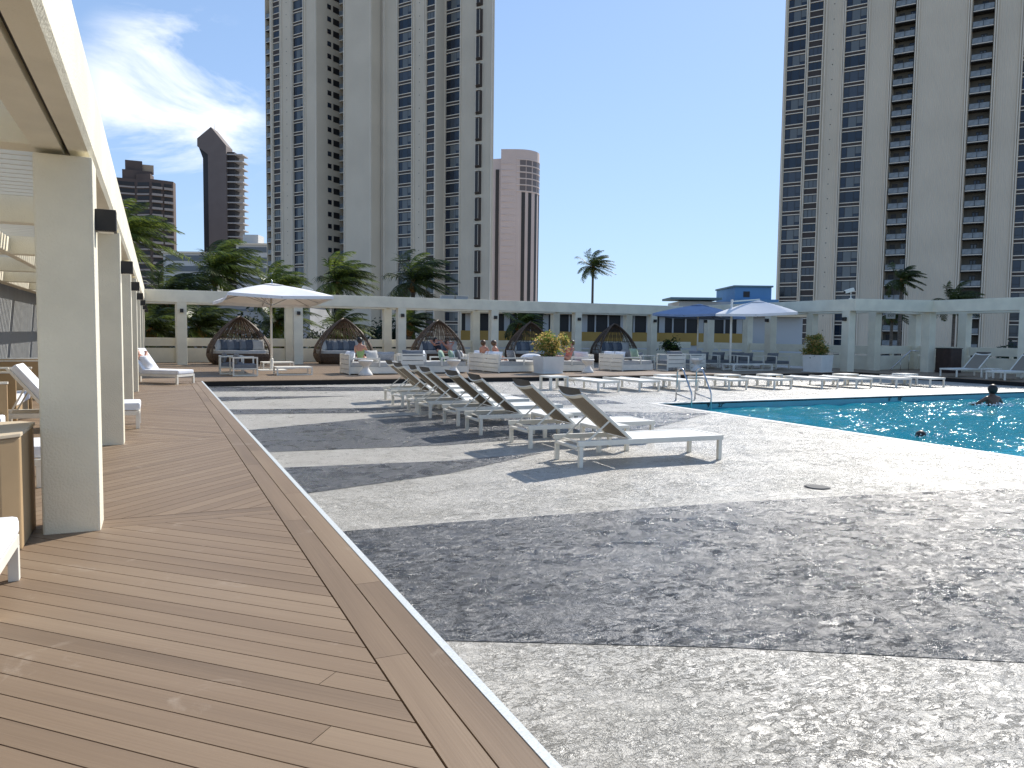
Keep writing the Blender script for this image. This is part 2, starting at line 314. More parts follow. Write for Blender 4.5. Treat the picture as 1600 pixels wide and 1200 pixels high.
def dup(src, loc, rz, label, group=None, sc=None):
    c = copy_tree(src); c.location = loc; c.rotation_euler = (0, 0, rz); c['label'] = label
    if group: c['group'] = group
    if sc: c.scale = sc
    return c
T = Matrix.Translation
def RX(a): return Matrix.Rotation(a, 4, 'X')
def RY(a): return Matrix.Rotation(a, 4, 'Y')
def RZ(a): return Matrix.Rotation(a, 4, 'Z')
PV = -.18
ORD = ['first', 'second', 'third', 'fourth', 'fifth', 'sixth', 'seventh', 'eighth', 'ninth', 'tenth', 'eleventh', 'twelfth']

# ------------------------------------------------------------------ ground, paving, pool
g = MB().add([(-1500, -1500, -12), (2500, -1500, -12), (2500, 2500, -12), (-1500, 2500, -12)], [(0, 1, 2, 3)]); tag(g.build('ground', city_m), kind='structure')
X0, PX, PY, XE = 1.30, 12.0, 16.7, 46.
g = MB()
for (a, b, c, d) in ((X0, PX, -8, PY), (X0, PX, PY, 26.22), (PX, XE, PY, 26.22), (30.4, XE, 26.22, 46)):
    g.add([(a, c, PV), (b, c, PV), (b, d, PV), (a, d, PV)], [(0, 1, 2, 3)])
tag(g.build('paving', conc_l), kind='structure')
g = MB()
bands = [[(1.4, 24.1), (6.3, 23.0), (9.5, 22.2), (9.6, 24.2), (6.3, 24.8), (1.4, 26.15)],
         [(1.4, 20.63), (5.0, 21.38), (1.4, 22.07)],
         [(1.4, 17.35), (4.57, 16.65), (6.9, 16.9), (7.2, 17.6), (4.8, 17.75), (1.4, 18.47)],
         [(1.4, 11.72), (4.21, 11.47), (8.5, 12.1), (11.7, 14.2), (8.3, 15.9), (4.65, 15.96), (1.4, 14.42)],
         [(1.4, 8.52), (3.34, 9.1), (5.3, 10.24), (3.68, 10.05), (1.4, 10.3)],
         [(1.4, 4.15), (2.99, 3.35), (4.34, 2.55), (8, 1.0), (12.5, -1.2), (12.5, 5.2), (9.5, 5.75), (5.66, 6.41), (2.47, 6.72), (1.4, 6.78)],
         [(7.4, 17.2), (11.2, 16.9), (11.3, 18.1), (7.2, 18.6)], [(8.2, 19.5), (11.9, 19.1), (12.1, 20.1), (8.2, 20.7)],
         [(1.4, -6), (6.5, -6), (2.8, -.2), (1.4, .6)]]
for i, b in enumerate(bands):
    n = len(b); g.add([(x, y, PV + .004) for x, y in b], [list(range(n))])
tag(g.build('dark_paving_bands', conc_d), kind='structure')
g = MB().box(PX - .22, PX, -8, PY + .22, PV - .05, PV + .006).box(PX, XE, PY, PY + .22, PV - .05, PV + .006)
g.build('pool_coping', mat('coping', (.56, .545, .51), .6, .08, 4, .003, 30), bevel=.004)['kind'] = 'structure'
g = MB().box(PX, XE, PY, PY + .01, PV - .05, PV - .02, 1)  # black strip: shadow under the coping, painted along the far pool wall
zb = -1.9
g.add([(PX, PY, PV - .02), (XE, PY, PV - .02), (XE, PY, -.62), (PX, PY, -.62)], [(0, 1, 2, 3)], 0)
g.add([(PX, PY, -.62), (XE, PY, -.62), (XE, PY, zb), (PX, PY, zb)], [(0, 1, 2, 3)], 2)
g.add([(PX, -8, PV - .02), (PX, PY, PV - .02), (PX, PY, zb), (PX, -8, zb)], [(0, 1, 2, 3)], 0)
g.add([(PX, -8, zb), (XE, -8, zb), (XE, PY, zb), (PX, PY, zb)], [(0, 1, 2, 3)], 2)
g.add([(XE, -8, PV), (XE, PY, PV), (XE, PY, zb), (XE, -8, zb)], [(0, 3, 2, 1)], 2)
tag(g.build('pool_basin', [pool_tile, gap_and_shadow_black, pool_fin]), kind='structure')
g = MB(); xs_ = [PX + .002 + .09 * i for i in range(190)] + [XE]; ys_ = [-8] + [2.0 + .0926 * i for i in range(158)] + [PY - .002]
def wave(x, y):
    v = Vector((x * .9, y * 1.1, 0)); v2 = Vector((x * 2.3 + 5, y * 2.9, 3))
    return -.425 + .055 * (1 - 2 * abs(noise.noise(v))) + .030 * (1 - 2 * abs(noise.noise(v2))) + .008 * noise.noise(v2 * 2.4)
W_ = len(ys_); g.add([(x, y, wave(x, y)) for x in xs_ for y in ys_], [(i * W_ + j, (i + 1) * W_ + j, (i + 1) * W_ + j + 1, i * W_ + j + 1) for i in range(len(xs_) - 1) for j in range(W_ - 1)], 0, True)
tag(g.build('water', water), kind='structure')
def words(txt, size, loc, rot, name, parent, m=text_m, ext=.002):
    cu = bpy.data.curves.new(name, 'FONT'); cu.body = txt; cu.size = size; cu.extrude = ext; cu.align_x = 'CENTER'; cu.align_y = 'CENTER'; cu.offset = size * .02
    tmp = bpy.data.objects.new('tmp', cu); C.objects.link(tmp); dg = bpy.context.evaluated_depsgraph_get(); dg.update()
    me = bpy.data.meshes.new_from_object(tmp.evaluated_get(dg)); bpy.data.objects.remove(tmp); me.materials.clear(); me.materials.append(m)
    o = link(name, me, parent, loc); o.rotation_euler = rot; return o
for k, (x, z, s_) in enumerate(((13.70, -.275, '9"'), (14.12, -.275, '27"'), (20.75, -.275, '6"'), (21.2, -.275, '18"'))):
    o = words(s_, .16, (x, PY - .012, z), (R(90), 0, 0), 'depth_marking', None)
    tag(o, ['black figure nine painted on the pool wall beside the ladder', 'black 27 painted on the pool wall right of the ladder', 'black figure six on the far pool wall', 'black 18 on the far pool wall beside the six'][k], 'depth marking', 'depth markings on the pool wall')

# deck boards
def clip(poly, nx, ny, d):                       # keep nx*x+ny*y<=d
    r = []
    for i in range(len(poly)):
        a = poly[i]; b = poly[(i + 1) % len(poly)]; fa = nx * a[0] + ny * a[1] - d; fb = nx * b[0] + ny * b[1] - d
        if fa <= 0: r.append(a)
        if fa * fb < 0: t = fa / (fa - fb); r.append((a[0] + (b[0] - a[0]) * t, a[1] + (b[1] - a[1]) * t))
    return r
def boards(name, regions, label=None):
    rnd = random.Random(5); vs = []; fs = []; uvs = []; tones = []
    for (poly, ang, wd, z) in regions:
        ca, sa = math.cos(ang), math.sin(ang)
        us = [p[0] * ca + p[1] * sa for p in poly]; ws = [-p[0] * sa + p[1] * ca for p in poly]
        w0 = min(ws)
        while w0 < max(ws):
            w1 = w0 + wd - .007
            LB = 3.0 if wd > .15 else 14.; u0 = min(us) - rnd.random() * LB
            while u0 < max(us):
                u1 = u0 + LB
                q = clip(poly, -ca, -sa, -u0); q = clip(q, ca, sa, u1 - .004) if q else q
                q = clip(q, sa, -ca, -w0) if q else q; q = clip(q, -sa, ca, w1) if q else q
                if len(q) >= 3:
                    b = len(vs); n = len(q); tone = rnd.random(); off = rnd.random() * 50
                    vs += [(x, y, z) for x, y in q] + [(x, y, z - .025) for x, y in q]
                    fcs = [list(range(b, b + n))] + [(b + i, b + i + n, b + (i + 1) % n + n, b + (i + 1) % n) for i in range(n)]
                    for f in fcs:
                        fs.append(f); tones.append(tone)
                        for i in f: x, y, _ = vs[i]; uvs.append((x * ca + y * sa + off, -x * sa + y * ca + off))
                u0 = u1
            w0 += wd
    me = bpy.data.meshes.new(name); me.from_pydata(vs, [], fs); me.materials.append(wood)
    uvl = me.uv_layers.new(name='UVMap'); uvl.data.foreach_set('uv', [c for uv in uvs for c in uv])
    at = me.attributes.new('tone', 'FLOAT', 'FACE'); at.data.foreach_set('value', tones); me.update()
    o = link(name, me); o['kind'] = 'structure'; return o
def rect(a, b, c, d): return [(a, c), (b, c), (b, d), (a, d)]
regs = [(rect(-4.5, .945, -4, 6.93), R(-45), .146, 0)]
for k in range(4):
    y = 6.935 + 5.08 * k
    regs.append((rect(-4.5, .945, y, y + .288), 0, .144, 0))
    regs.append((rect(-4.5, .945, y + .293, min(26.1, y + 5.075)), R(45 if k % 2 == 0 else -45), .146, 0))
regs += [(rect(.955, 1.122, -4, 26.1), R(90), .18, 0), (rect(1.130, 1.296, -4, 26.1), R(90), .18, 0)]
boards('wood_deck', regs)
boards('wood_terrace', [(rect(-4.5, 30.4, 26.2, 43), 0, .146, 0), (rect(30.4, 37, 14, 30), R(90), .146, 0)])
g = MB().box(-4.6, 1.29, -4, 26.19, -.17, -.027).box(-4.6, 30.38, 26.215, 43, -.17, -.027).box(30.41, 37.2, 13.9, 30, -.17, -.027)
tag(g.build('deck_underside', gap_and_shadow_black), kind='structure')
g = MB().box(1.297, 1.34, -4, 26.195, -.17, .004); tag(g.build('deck_edge_strip', mat('nosing', (.60, .63, .63), .5, .1, 80)), kind='structure')

# ------------------------------------------------------------------ pergolas
def column(mb_parent, x, y, top, sz=.4, z0=-.02, light=None, rz=0):
    c = link('column', col_me, mb_parent, (x, y, z0)); c.scale = (sz / .4, sz / .4, (top - z0) / 3.0); c.rotation_euler[2] = rz
    if light is not None:
        dx, dy = light
        lf = link('wall_light', light_me, mb_parent, (x + dx * (sz / 2 + .075), y + dy * (sz / 2 + .075), 2.52))
    return c
g = MB().box(-.2, .2, -.2, .2, 0, 3.0); col_me = g.mesh('column', stucco, bevel=.018)
g = MB().box(-.075, .075, -.08, .08, -.085, .085).box(-.06, .06, -.065, .065, -.09, -.08, 1); light_me = g.mesh('wall_light', [black_metal, plaster_white], bevel=.004)
def beam(parent, a, b, z0, z1, wd, name='beam', bev=.02):
    a = Vector((*a, (z0 + z1) / 2)); b = Vector((*b, (z0 + z1) / 2)); g = MB().bar(a, b, wd, z1 - z0); return g.build(name, stucco, parent, bevel=bev)
pl = thing('pergola', 'cream stucco pergola over the wooden deck along the left side', 'pergola')
CY = [1.98 - 5.08, 1.98] + [7.06 + 5.08 * k for k in range(7)]
for y in CY:
    c_ = link('column', col_me, pl, (-.62, y, -.02)); c_.scale = (1, 1, 2.95 / 3)
    lf = link('wall_light', light_me, pl, (-.345, y, 2.47))
    beam(pl, (-.80, y), (-4.4, y), 2.99, 3.45, .3, 'cross_beam')
g = MB()
# main beam with a light slot in the soffit
prof = [(-.82, 2.97), (-.625, 2.97), (-.625, 3.05), (-.585, 3.05), (-.585, 2.97), (-.45, 2.97), (-.42, 3.01), (-.42, 3.55), (-.46, 3.60), (-.82, 3.60)]
n = len(prof); vs = [(x, -6, z) for x, z in prof] + [(x, 39.2, z) for x, z in prof]
g.add(vs, [list(range(n)), list(range(n, 2 * n))[::-1]] + [(i, i + n, (i + 1) % n + n, (i + 1) % n) for i in range(n)])
ob = g.build('beam', stucco, pl)
g = MB().box(-.624, -.586, -6, 39, 3.03, 3.045); g.build('light_slot', black_metal, pl)
beam(pl, (-4.2, -6), (-4.2, 41), 2.99, 3.45, .3); beam(pl, (-2.5, -6), (-2.5, 39), 3.0, 3.30, .14, 'rafter')
for k in range(len(CY)):
    g = MB(); y = CY[k] + .3
    while y < CY[k] + 5.08 - .25: g.box(-4.2, -.84, y, y + .05, 3.30, 3.46); y += .27
    g.build('louvre_panel', mat('louvre_paint', (.70, .69, .62), .6), pl)
g = MB()
y = 5.0
while y < 41.5: g.box(-4.62, -4.5, y, y + .29, 0, 3.28); y += .3
tag(g.build('boundary_wall', grey_wall), 'grey board wall behind the daybeds at the left edge', 'wall')

pf = thing('pergola', 'long shaded cream pergola with parapet behind the wicker pods', 'pergola')
FY, RYY = 39.2, 41.8
FX = [1.13 + 5.3 * k for k in range(6)]
for x in FX[:6]: column(pf, x, FY, 2.92, .44, light=(0, -1))
for x in [1.13 + 5.3 * k for k in range(6)]: column(pf, x, RYY + .1, 2.92, .44)
beam(pf, (-.41, FY), (29.75, FY), 2.90, 3.47, .46); beam(pf, (-4.4, RYY + .1), (32.9, RYY + .1), 2.90, 3.45, .40)
for x in FX: beam(pf, (x, FY + .24), (x, RYY - .1), 2.96, 3.3, .2, 'cross_beam')
def parapet(parent, a, b):
    a = Vector((*a, 0)); b = Vector((*b, 0)); d = (b - a).normalized()
    for z0, z1 in ((0, .72), (.82, 1.23)):
        MB().bar(a + Vector((0, 0, (z0 + z1) / 2)), b + Vector((0, 0, (z0 + z1) / 2)), .12, z1 - z0).build('parapet_panel', stucco, parent, bevel=.008)
    m = (a + b) / 2; MB().box(m.x - .09, m.x + .09, m.y - .05, m.y + .05, .70, .84).build('spacer_block', stucco, parent)
xs = [-4.3] + [1.13 + 5.3 * k for k in range(6)] + [32.9]
for i in range(len(xs) - 1): parapet(pf, (xs[i] + .22, RYY + .16), (xs[i + 1] - .22, RYY + .16))
pr = thing('pergola', 'shaded cream pergola stepping forward beside the right end of the pool', 'pergola')
for x, y, lt in ((30.2, 37., (-1, 0)), (30.2, 31.9, (-1, 0)), (30.2, 26.75, (-1, 0)), (34.2, 25.5, None), (34.2, 20.85, None), (34.2, 15.6, None)): column(pr, x, y, 2.92, .44, light=lt, z0=-.2)
for x, y in ((33, 36.8), (33, 31.7), (33, 27.6), (37, 25.6), (37, 20.8), (37, 28.4)): column(pr, x, y, 2.92, .44, z0=-.2)
for a, b in (((30.2, 38.96), (30.2, 26.3)), ((30.0, 26.4), (34.3, 25.3)), ((34.2, 25.2), (34.2, 10)), ((33, 41.6), (33, 27.2)), ((33, 27.5), (37, 28.3)), ((37, 28.1), (37, 10))): beam(pr, a, b, 2.902, 3.468, .43)
for y in (31.9, 36.9): beam(pr, (30.4, y), (32.8, y), 2.96, 3.3, .2, 'cross_beam')
for a, b in (((33, 41.6), (33, 37.1)), ((33, 36.5), (33, 32)), ((33, 31.4), (33, 27.9)), ((33.2, 27.8), (36.8, 28.5)), ((37, 28.1), (37, 25.9)), ((37, 25.3), (37, 21.1)), ((37, 20.5), (37, 14))): parapet(pr, a, b)

# ------------------------------------------------------------------ loungers
def lounger(label, up=True, group='loungers'):
    """origin: head-end centre on the floor, feet towards +X"""
    t = thing('sun_lounger', label, 'sun lounger', group=group)
    Lh, W, H = 2.24, .80, .36
    g = MB()
    for s in (-1, 1): g.box(0, Lh, s * W / 2 - (.05 if s > 0 else 0), s * W / 2 + (.05 if s < 0 else 0), H - .07, H)
    g.box(Lh - .05, Lh - .001, -W / 2 + .051, W / 2 - .051, H - .07, H - .001).box(.0, .05, -W / 2 + .051, W / 2 - .051, H - .12, H - .08).box(.96, 1.0, -W / 2 + .051, W / 2 - .051, H - .08, H - .03)
    g.build('frame', white_metal, t, bevel=.004)
    for x in (.02, Lh - .075):
        for s in (-1, 1):
            g = MB().box(x, x + .055, s * (W / 2 - .029) - .0275, s * (W / 2 - .029) + .0275, 0, H - .071); g.build('leg', white_metal, t, bevel=.004)
    a = .78 if up else 0; 
    g = MB().box(.80, Lh - .052, -W / 2 + .052, W / 2 - .052, H - .018, H - .008); g.build('sling', mesh_white, t)
    hx, hz = .80, H - .01; ang = R(41) if up else 0; Lb = .98 if up else .77
    M = T((hx, 0, hz)) @ RY(ang)          # local -X runs up the backrest
    g = MB()
    for s in (-1, 1): g.box(-Lb, 0, s * (W / 2 - .055) - .018, s * (W / 2 - .055) + .018, -.018, .018, 0, M)
    for k in range(9):                     # bowed top rail
        y0 = -.33 + k * .0733; y1 = y0 + .0733; f = lambda y: -.055 * (1 - (y / .33) ** 2)
        g.add([(-Lb + .0, y0, f(y0) - .012), (-Lb + .0, y1, f(y1) - .012), (-Lb + .055, y1, f(y1) - .012), (-Lb + .055, y0, f(y0) - .012), (-Lb, y0, f(y0) + .02), (-Lb, y1, f(y1) + .02), (-Lb + .055, y1, f(y1) + .02), (-Lb + .055, y0, f(y0) + .02)],
              [(0, 3, 2, 1), (4, 5, 6, 7), (0, 1, 5, 4), (1, 2, 6, 5), (2, 3, 7, 6), (3, 0, 4, 7)], 0, False, M)
    br = g.build('backrest', white_metal, t)
    g = MB(); nn = 9
    if up:
        vs = []
        for i in (0, 1):
            for k in range(nn + 1):
                y = -.33 + .66 * k / nn; d = -.055 * (1 - (y / .33) ** 2) if i == 0 else -.01
                vs += [(-Lb + .06 if i == 0 else -.02, y, d + .004)]
        g.add(vs, [(k, k + 1, nn + 2 + k, nn + 1 + k) for k in range(nn)], 0, True, M)
        vs = [(-Lb - .0, -.33 + .66 * k / nn, -.055 * (1 - ((-.33 + .66 * k / nn) / .33) ** 2) + .006) for k in range(nn + 1)]
        vs += [(-Lb - .0 - .075 , -.33 + .66 * k / nn, .03) for k in range(nn + 1)]
        g.add([(x if i > nn else x + .0, y, z) for i, (x, y, z) in enumerate(vs)], [(k, nn + 1 + k, nn + 2 + k, k + 1) for k in range(nn)], 1, True, M)
        g.build('back_sling', [mesh_taupe, taupe_dark], br)
        g = MB()
        for s in (-1, 1):
            e = M @ Vector((-.42, s * (W / 2 - .055), 0)); g.bar((e.x, e.y, e.z), (.12, s * (W / 2 - .06), H - .05), .02, .02)
        g.bar((.12, -W / 2 + .06, H - .05), (.12, W / 2 - .06, H - .05), .02, .02); g.build('stay', white_metal, t)
    else:
        g.box(-Lb + .05, 0, -W / 2 + .075, W / 2 - .075, -.012, -.002, 0, M); g.build('back_sling', mesh_white, br)
        g = MB().bar((.45, -.3, H - .03), (.62, -.3, .12), .015, .015).bar((.45, .3, H - .03), (.62, .3, .12), .015, .015); g.build('stay', white_metal, t)
    return t
YL = [8.97, 10.68, 12.37, 13.75, 15.25, 16.30, 17.68, 19.25]
gA = 'loungers in the row with raised brown backrests'
nm = ['nearest', 'second nearest', 'third nearest', 'fourth nearest', 'fourth farthest', 'third farthest', 'second farthest', 'farthest']
l0 = lounger('white lounger with raised brown backrest, nearest of the row on the paving', True, gA); l0.location = (5.13, YL[0] + .30, PV); l0.rotation_euler[2] = R(-3); l0.scale = (1.05, 1, 1)
for i in range(1, 8): dup(l0, (5.16 + (.02, .1, -.03, .05, 0, .06, .12, .35)[i], YL[i] + .4, PV), R((0, -1, -2.5, 1, 0, -3, 2, -.5)[i]), f'white lounger with raised brown backrest, {nm[i]} of the row', gA)
gB = 'flat loungers lined up behind the pool'
FL = [(12.85, 20.45), (14.35, 20.4), (15.82, 20.3), (17.8, 20.2), (19.6, 20.0), (21.6, 19.8), (23.05, 19.6), (24.85, 19.4), (26.4, 19.2)]
f0 = lounger('white flat lounger, leftmost of the row behind the pool', False, gB)
for i, (x, y) in enumerate(FL):
    lab = ['white flat lounger, leftmost of the row behind the pool', 'white flat lounger, second from the left, just left of the ladder', 'white flat lounger seen through the pool ladder rails'][i] if i < 3 else (f'white flat lounger, {ORD[i]} from the left in the row behind the pool' if i < 8 else 'white flat lounger at the right end of the row behind the pool')
    if i == 0: f0.location = (x, y + 2.24, PV); f0.rotation_euler = (0, 0, R(-90))
    else: dup(f0, (x, y + 2.24, PV), R(-90), lab, gB)
dup(l0, (33.4, 22.15, 0), R(180), 'white lounger with raised back in the shade beside the dark cabinet', 'shaded loungers at the right')
dup(l0, (33.1, 19.9, 0), R(180), 'white lounger with raised back in the shade at the right picture edge', 'shaded loungers at the right')
# side tables
def side_table(label, w_=.50, d_=.50, h_=.44, name='side_table', cat='side table', group=None, shelf=False):
    t = thing(name, label, cat, group=group)
    MB().box(-w_ / 2, w_ / 2, -d_ / 2, d_ / 2, h_ - .05, h_).build('table_top', white_metal, t, bevel=.005)
    for sx in (-1, 1):
        for sy in (-1, 1): MB().box(sx * (w_ / 2 - .03) - .03, sx * (w_ / 2 - .03) + .03, sy * (d_ / 2 - .03) - .03, sy * (d_ / 2 - .03) + .03, 0, h_ - .051).build('leg', white_metal, t, bevel=.004)
    if shelf: MB().box(-w_ / 2 + .06, w_ / 2 - .06, -d_ / 2, -d_ / 2 + .04, 0, .04).box(-w_ / 2 + .06, w_ / 2 - .06, d_ / 2 - .04, d_ / 2, 0, .04).build('stretcher', white_metal, t)
    return t
gT = 'white side tables between the loungers'
t0 = side_table('square white side table between the nearest and second nearest raised loungers', .56, .56, .40, group=gT); t0.location = (6.35, 10.22, PV)
for i, (x, y, s) in enumerate(((6.35, 11.98, 'between the second and third nearest raised loungers'), (6.3, 14.85, 'between the fourth and fifth raised loungers'), (6.3, 17.35, 'between the sixth and seventh raised loungers'), (6.5, 18.75, 'between the last two raised loungers'))):
    dup(t0, (x, y, PV), R(i - 2), 'square white side table ' + s, gT)
dup(t0, (11.85, 22.25, PV), R(3), 'square white side table in front of the left planter', gT, (1.25, 1.25, 1.1))
for x, y, s in ((16.5, 22.45, 'behind the pool ladder'), (18.85, 22.0, 'behind the fourth flat lounger'), (20.75, 21.9, 'behind the fifth flat lounger'), (24.1, 21.4, 'behind the seventh flat lounger'), (26.9, 21.0, 'behind the rightmost flat lounger')):
    dup(t0, (x, y, PV), 0, 'square white side table standing ' + s, gT, (1.3, 1.1, 1.05))
dup(t0, (32.2, 21.0, 0), 0, 'square white side table between the two shaded loungers at right', gT)

# cushioned loungers under the left pergola
def chaise(label):
    t = thing('cushioned_lounger', label, 'lounger', group='cushioned loungers under the left pergola')
    W = .82; g = MB()
    for s in (-1, 1): g.box(0, 1.95, s * W / 2 - (.05 if s > 0 else 0), s * W / 2 + (.05 if s < 0 else 0), .22, .29)
    g.box(1.90, 1.949, -W / 2 + .051, W / 2 - .051, .22, .289).build('frame', white_metal, t, bevel=.004)
    for x in (.02, 1.89):
        for s in (-1, 1): MB().box(x, x + .06, s * (W / 2 - .03) - .03, s * (W / 2 - .03) + .03, 0, .219).build('leg', white_metal, t, bevel=.004)
    MB().box(.68, 1.96, -.37, .37, .295, .42).build('seat_cushion', white_fabric, t, bevel=.035)
    M = T((.70, 0, .31)) @ RY(R(52)); MB().box(-.86, 0, -.37, .37, 0, .11, 0, M).build('back_cushion', white_fabric, t, bevel=.03)
    for s in (-1, 1):
        MB().box(-.88, 0, s * .38 - .02, s * .38 + .02, -.04, 0, 0, M).build('backrest_rail', white_metal, t)
        e = M @ Vector((-.5, s * .38, -.03)); MB().bar(e, (.15, s * .38, .27), .025, .025).build('stay', white_metal, t)
    return t
c0 = chaise('white cushioned lounger at the far end of the wooden deck'); c0.location = (-.72, 26.2, 0); c0.rotation_euler[2] = R(-38)
dup(c0, (-2.2, 14.2, 0), 0, 'cushioned lounger whose foot shows past the second column', 'cushioned loungers under the left pergola')
dup(c0, (-3.0, 9.35, 0), 0, 'cushioned lounger half hidden behind the nearest column', 'cushioned loungers under the left pergola')
dup(c0, (-2.76, 5.30, 0), 0, 'cushioned lounger whose corner enters at the left picture edge', 'cushioned loungers under the left pergola')
def daybed(label):
    t = thing('daybed', label, 'daybed', group='tan daybeds under the left pergola')
    MB().box(0, 2.1, 0, .05, 0, .86).box(0, 2.1, 1.75, 1.80, 0, .86).box(0, .05, .05, 1.75, 0, .86).box(.05, 2.05, .05, 1.75, .05, .3).build('panel', tan_panel, t, bevel=.006)
    MB().box(-.01, 2.11, -.01, .06, .862, .89).box(-.01, 2.11, 1.74, 1.81, .862, .89).build('trim', white_metal, t)
    MB().box(.06, 2.08, .07, 1.73, .302, .46).build('mattress', white_fabric, t, bevel=.03)
    for k in range(2):
        M = T((.95, .1 + .83 * k, .47)) @ RY(R(38)); MB().box(-1.15, 0, 0, .79, 0, .13, 0, M).build('back_cushion', white_fabric, t, bevel=.035)
    return t
d0 = daybed('tan panelled daybed with white sloping cushions behind the nearest column'); d0.location = (-3.9, 10.3, 0)
dup(d0, (-4.2, 14.9, 0), 0, 'tan panelled daybed with grey towel, second from the camera', 'tan daybeds under the left pergola')
dup(d0, (-4.2, 20.2, 0), 0, 'tan panelled daybed farthest along the grey wall', 'tan daybeds under the left pergola')
M = T((-3.35, 15.0, 1.02)) @ RY(R(38)); o = MB().box(-.3, .32, 0, .8, 0, .07, 0, M).build('towel', grey_cushion, bevel=.02); tag(o, 'grey towel folded over the second daybed backrest', 'towel')
t = thing('towel_cabinet', 'tan cube cabinet standing in front of the nearest column at left', 'cabinet', (-1.75, 6.35, 0))
MB().prism([(0, 0), (.74, 0), (.85, .11), (.85, .84), (.74, .95), (0, .95)], 0, .82).build('cabinet_body', tan_panel, t, bevel=.012)
MB().prism([(-.01, -.01), (.745, -.01), (.86, .105), (.86, .845), (.745, .96), (-.01, .96)], .822, .85).build('cabinet_top', mat('cabinet_top', (.60, .50, .36), .6), t, bevel=.006)
MB().lathe([(.22, 0), (.24, .012), (.24, .03), (.2, .034)], 24, 0, T((.42, .42, .851))).build('tray', tan_panel, t)

# ------------------------------------------------------------------ wicker pods
def prof_w(z):
    P = [(0, 1.18), (.12, 1.36), (.35, 1.50), (.6, 1.52), (.95, 1.42), (1.3, 1.20), (1.65, .90), (1.95, .58), (2.15, .32), (2.28, .10), (2.31, .0)]
    for i in range(len(P) - 1):
        if z <= P[i + 1][0]:
            a, b = P[i], P[i + 1]; u = (z - a[0]) / (b[0] - a[0]); return a[1] + (b[1] - a[1]) * u
    return 0
def pod(label):
    t = thing('wicker_pod', label, 'daybed pod', group='wicker daybed pods under the far pergola')
    dr = .72
    zs = [0, .12, .25, .4, .52]
    g = MB(); n = 40                         # woven basket
    vs = [(prof_w(z) * math.cos(2 * math.pi * k / n), prof_w(z) * dr * math.sin(2 * math.pi * k / n), z) for z in zs for k in range(n)]
    g.add(vs, [(i * n + k, i * n + (k + 1) % n, (i + 1) * n + (k + 1) % n, (i + 1) * n + k) for i in range(4) for k in range(n)], 0, True)
    for z in (.03, .1, .17, .24, .31, .38, .45, .52):
        g.tube([(prof_w(z) * 1.005 * math.cos(a), prof_w(z) * dr * 1.005 * math.sin(a), z) for a in [2 * math.pi * k / n for k in range(n + 1)]], .018, 5, 0, False)
    for k in range(n): a = 2 * math.pi * k / n; g.tube([(prof_w(z) * 1.01 * math.cos(a), prof_w(z) * dr * 1.01 * math.sin(a), z) for z in zs], .014, 4)
    g.build('basket', wicker, t)
    g = MB(); zz = [.52, .7, .9, 1.15, 1.4, 1.65, 1.9, 2.1, 2.22, 2.31]
    for k in range(25):                      # ribs of the back shell (y>0 is the back)
        a = math.pi * k / 24; g.tube([(prof_w(z) * math.cos(a), prof_w(z) * dr * math.sin(a), z) for z in zz], .022, 4)
        if k < 24 and k % 2 == 0: a += math.pi / 48; g.tube([(prof_w(z) * math.cos(a), prof_w(z) * dr * math.sin(a), z) for z in zz], .014, 4)
    for z in (.75, 1.0, 1.25, 1.5, 1.56, 1.62, 1.85, 1.91, 2.08, 2.14): g.tube([(prof_w(z) * math.cos(a), prof_w(z) * dr * math.sin(a), z) for a in [math.pi * k / 24 for k in range(25)]], .013, 4)
    # side wings coming a little forward
    for s in (0, 1):
        for k in range(1, 7):
            a = -(k / 6) * R(30); a = a if s == 0 else math.pi - a
            top = 2.2 - k * .0; g.tube([(prof_w(z) * math.cos(a) , prof_w(z) * dr * math.sin(a), z) for z in zz if z <= top + .2], .017, 4)
        for z in (.75, 1.0, 1.25, 1.5, 1.75, 1.9, 2.05):
            g.tube([(prof_w(z) * math.cos(a), prof_w(z) * dr * math.sin(a), z) for a in [(-(k / 8) * R(30) if s == 0 else math.pi + (k / 8) * R(30)) for k in range(9)]], .012, 4)
    g.build('shell', wicker, t)
    g = MB()
    for s in (0, 1):
        a = -R(30) if s == 0 else math.pi + R(30)
        g.tube([(prof_w(z) * math.cos(a), prof_w(z) * dr * math.sin(a), z) for z in [.1, .3, .52] + zz[1:]], .045, 6)
    g.build('front_rim', wicker, t)
    g = MB(); ang = [2 * math.pi * k / 32 for k in range(32)]
    g.prism([(1.36 * math.cos(a), 1.36 * dr * math.sin(a)) for a in ang], .50, .68); g.build('mattress', light_cushion, t, bevel=.03)
    return t
pods = [3.72, 8.75, 13.85, 19.4, 25.0]
names = ['leftmost', 'second from left', 'middle', 'fourth from left', 'rightmost']
p0 = pod('brown wicker pod daybed, leftmost of the five under the pergola')
PILm = {}
def pil(mat_, w_=.5, h_=.5, t_=.2):
    k = (mat_.name, w_, h_)
    if k not in PILm: PILm[k] = MB().pillow(w_, h_, t_, Matrix()).mesh('pillow', mat_)
    return PILm[k]
def pillow(loc, rot, mat_, label, group, w_=.5, h_=.5):
    o = link('pillow', pil(mat_, w_, h_), None, loc); o.rotation_euler = rot; return tag(o, label, 'pillow', group)
cn = {'grey_cushion': 'charcoal', 'blue_cushion': 'slate blue', 'light_cushion': 'pale', 'white_fabric': 'white', 'green_cushion': 'sage green'}
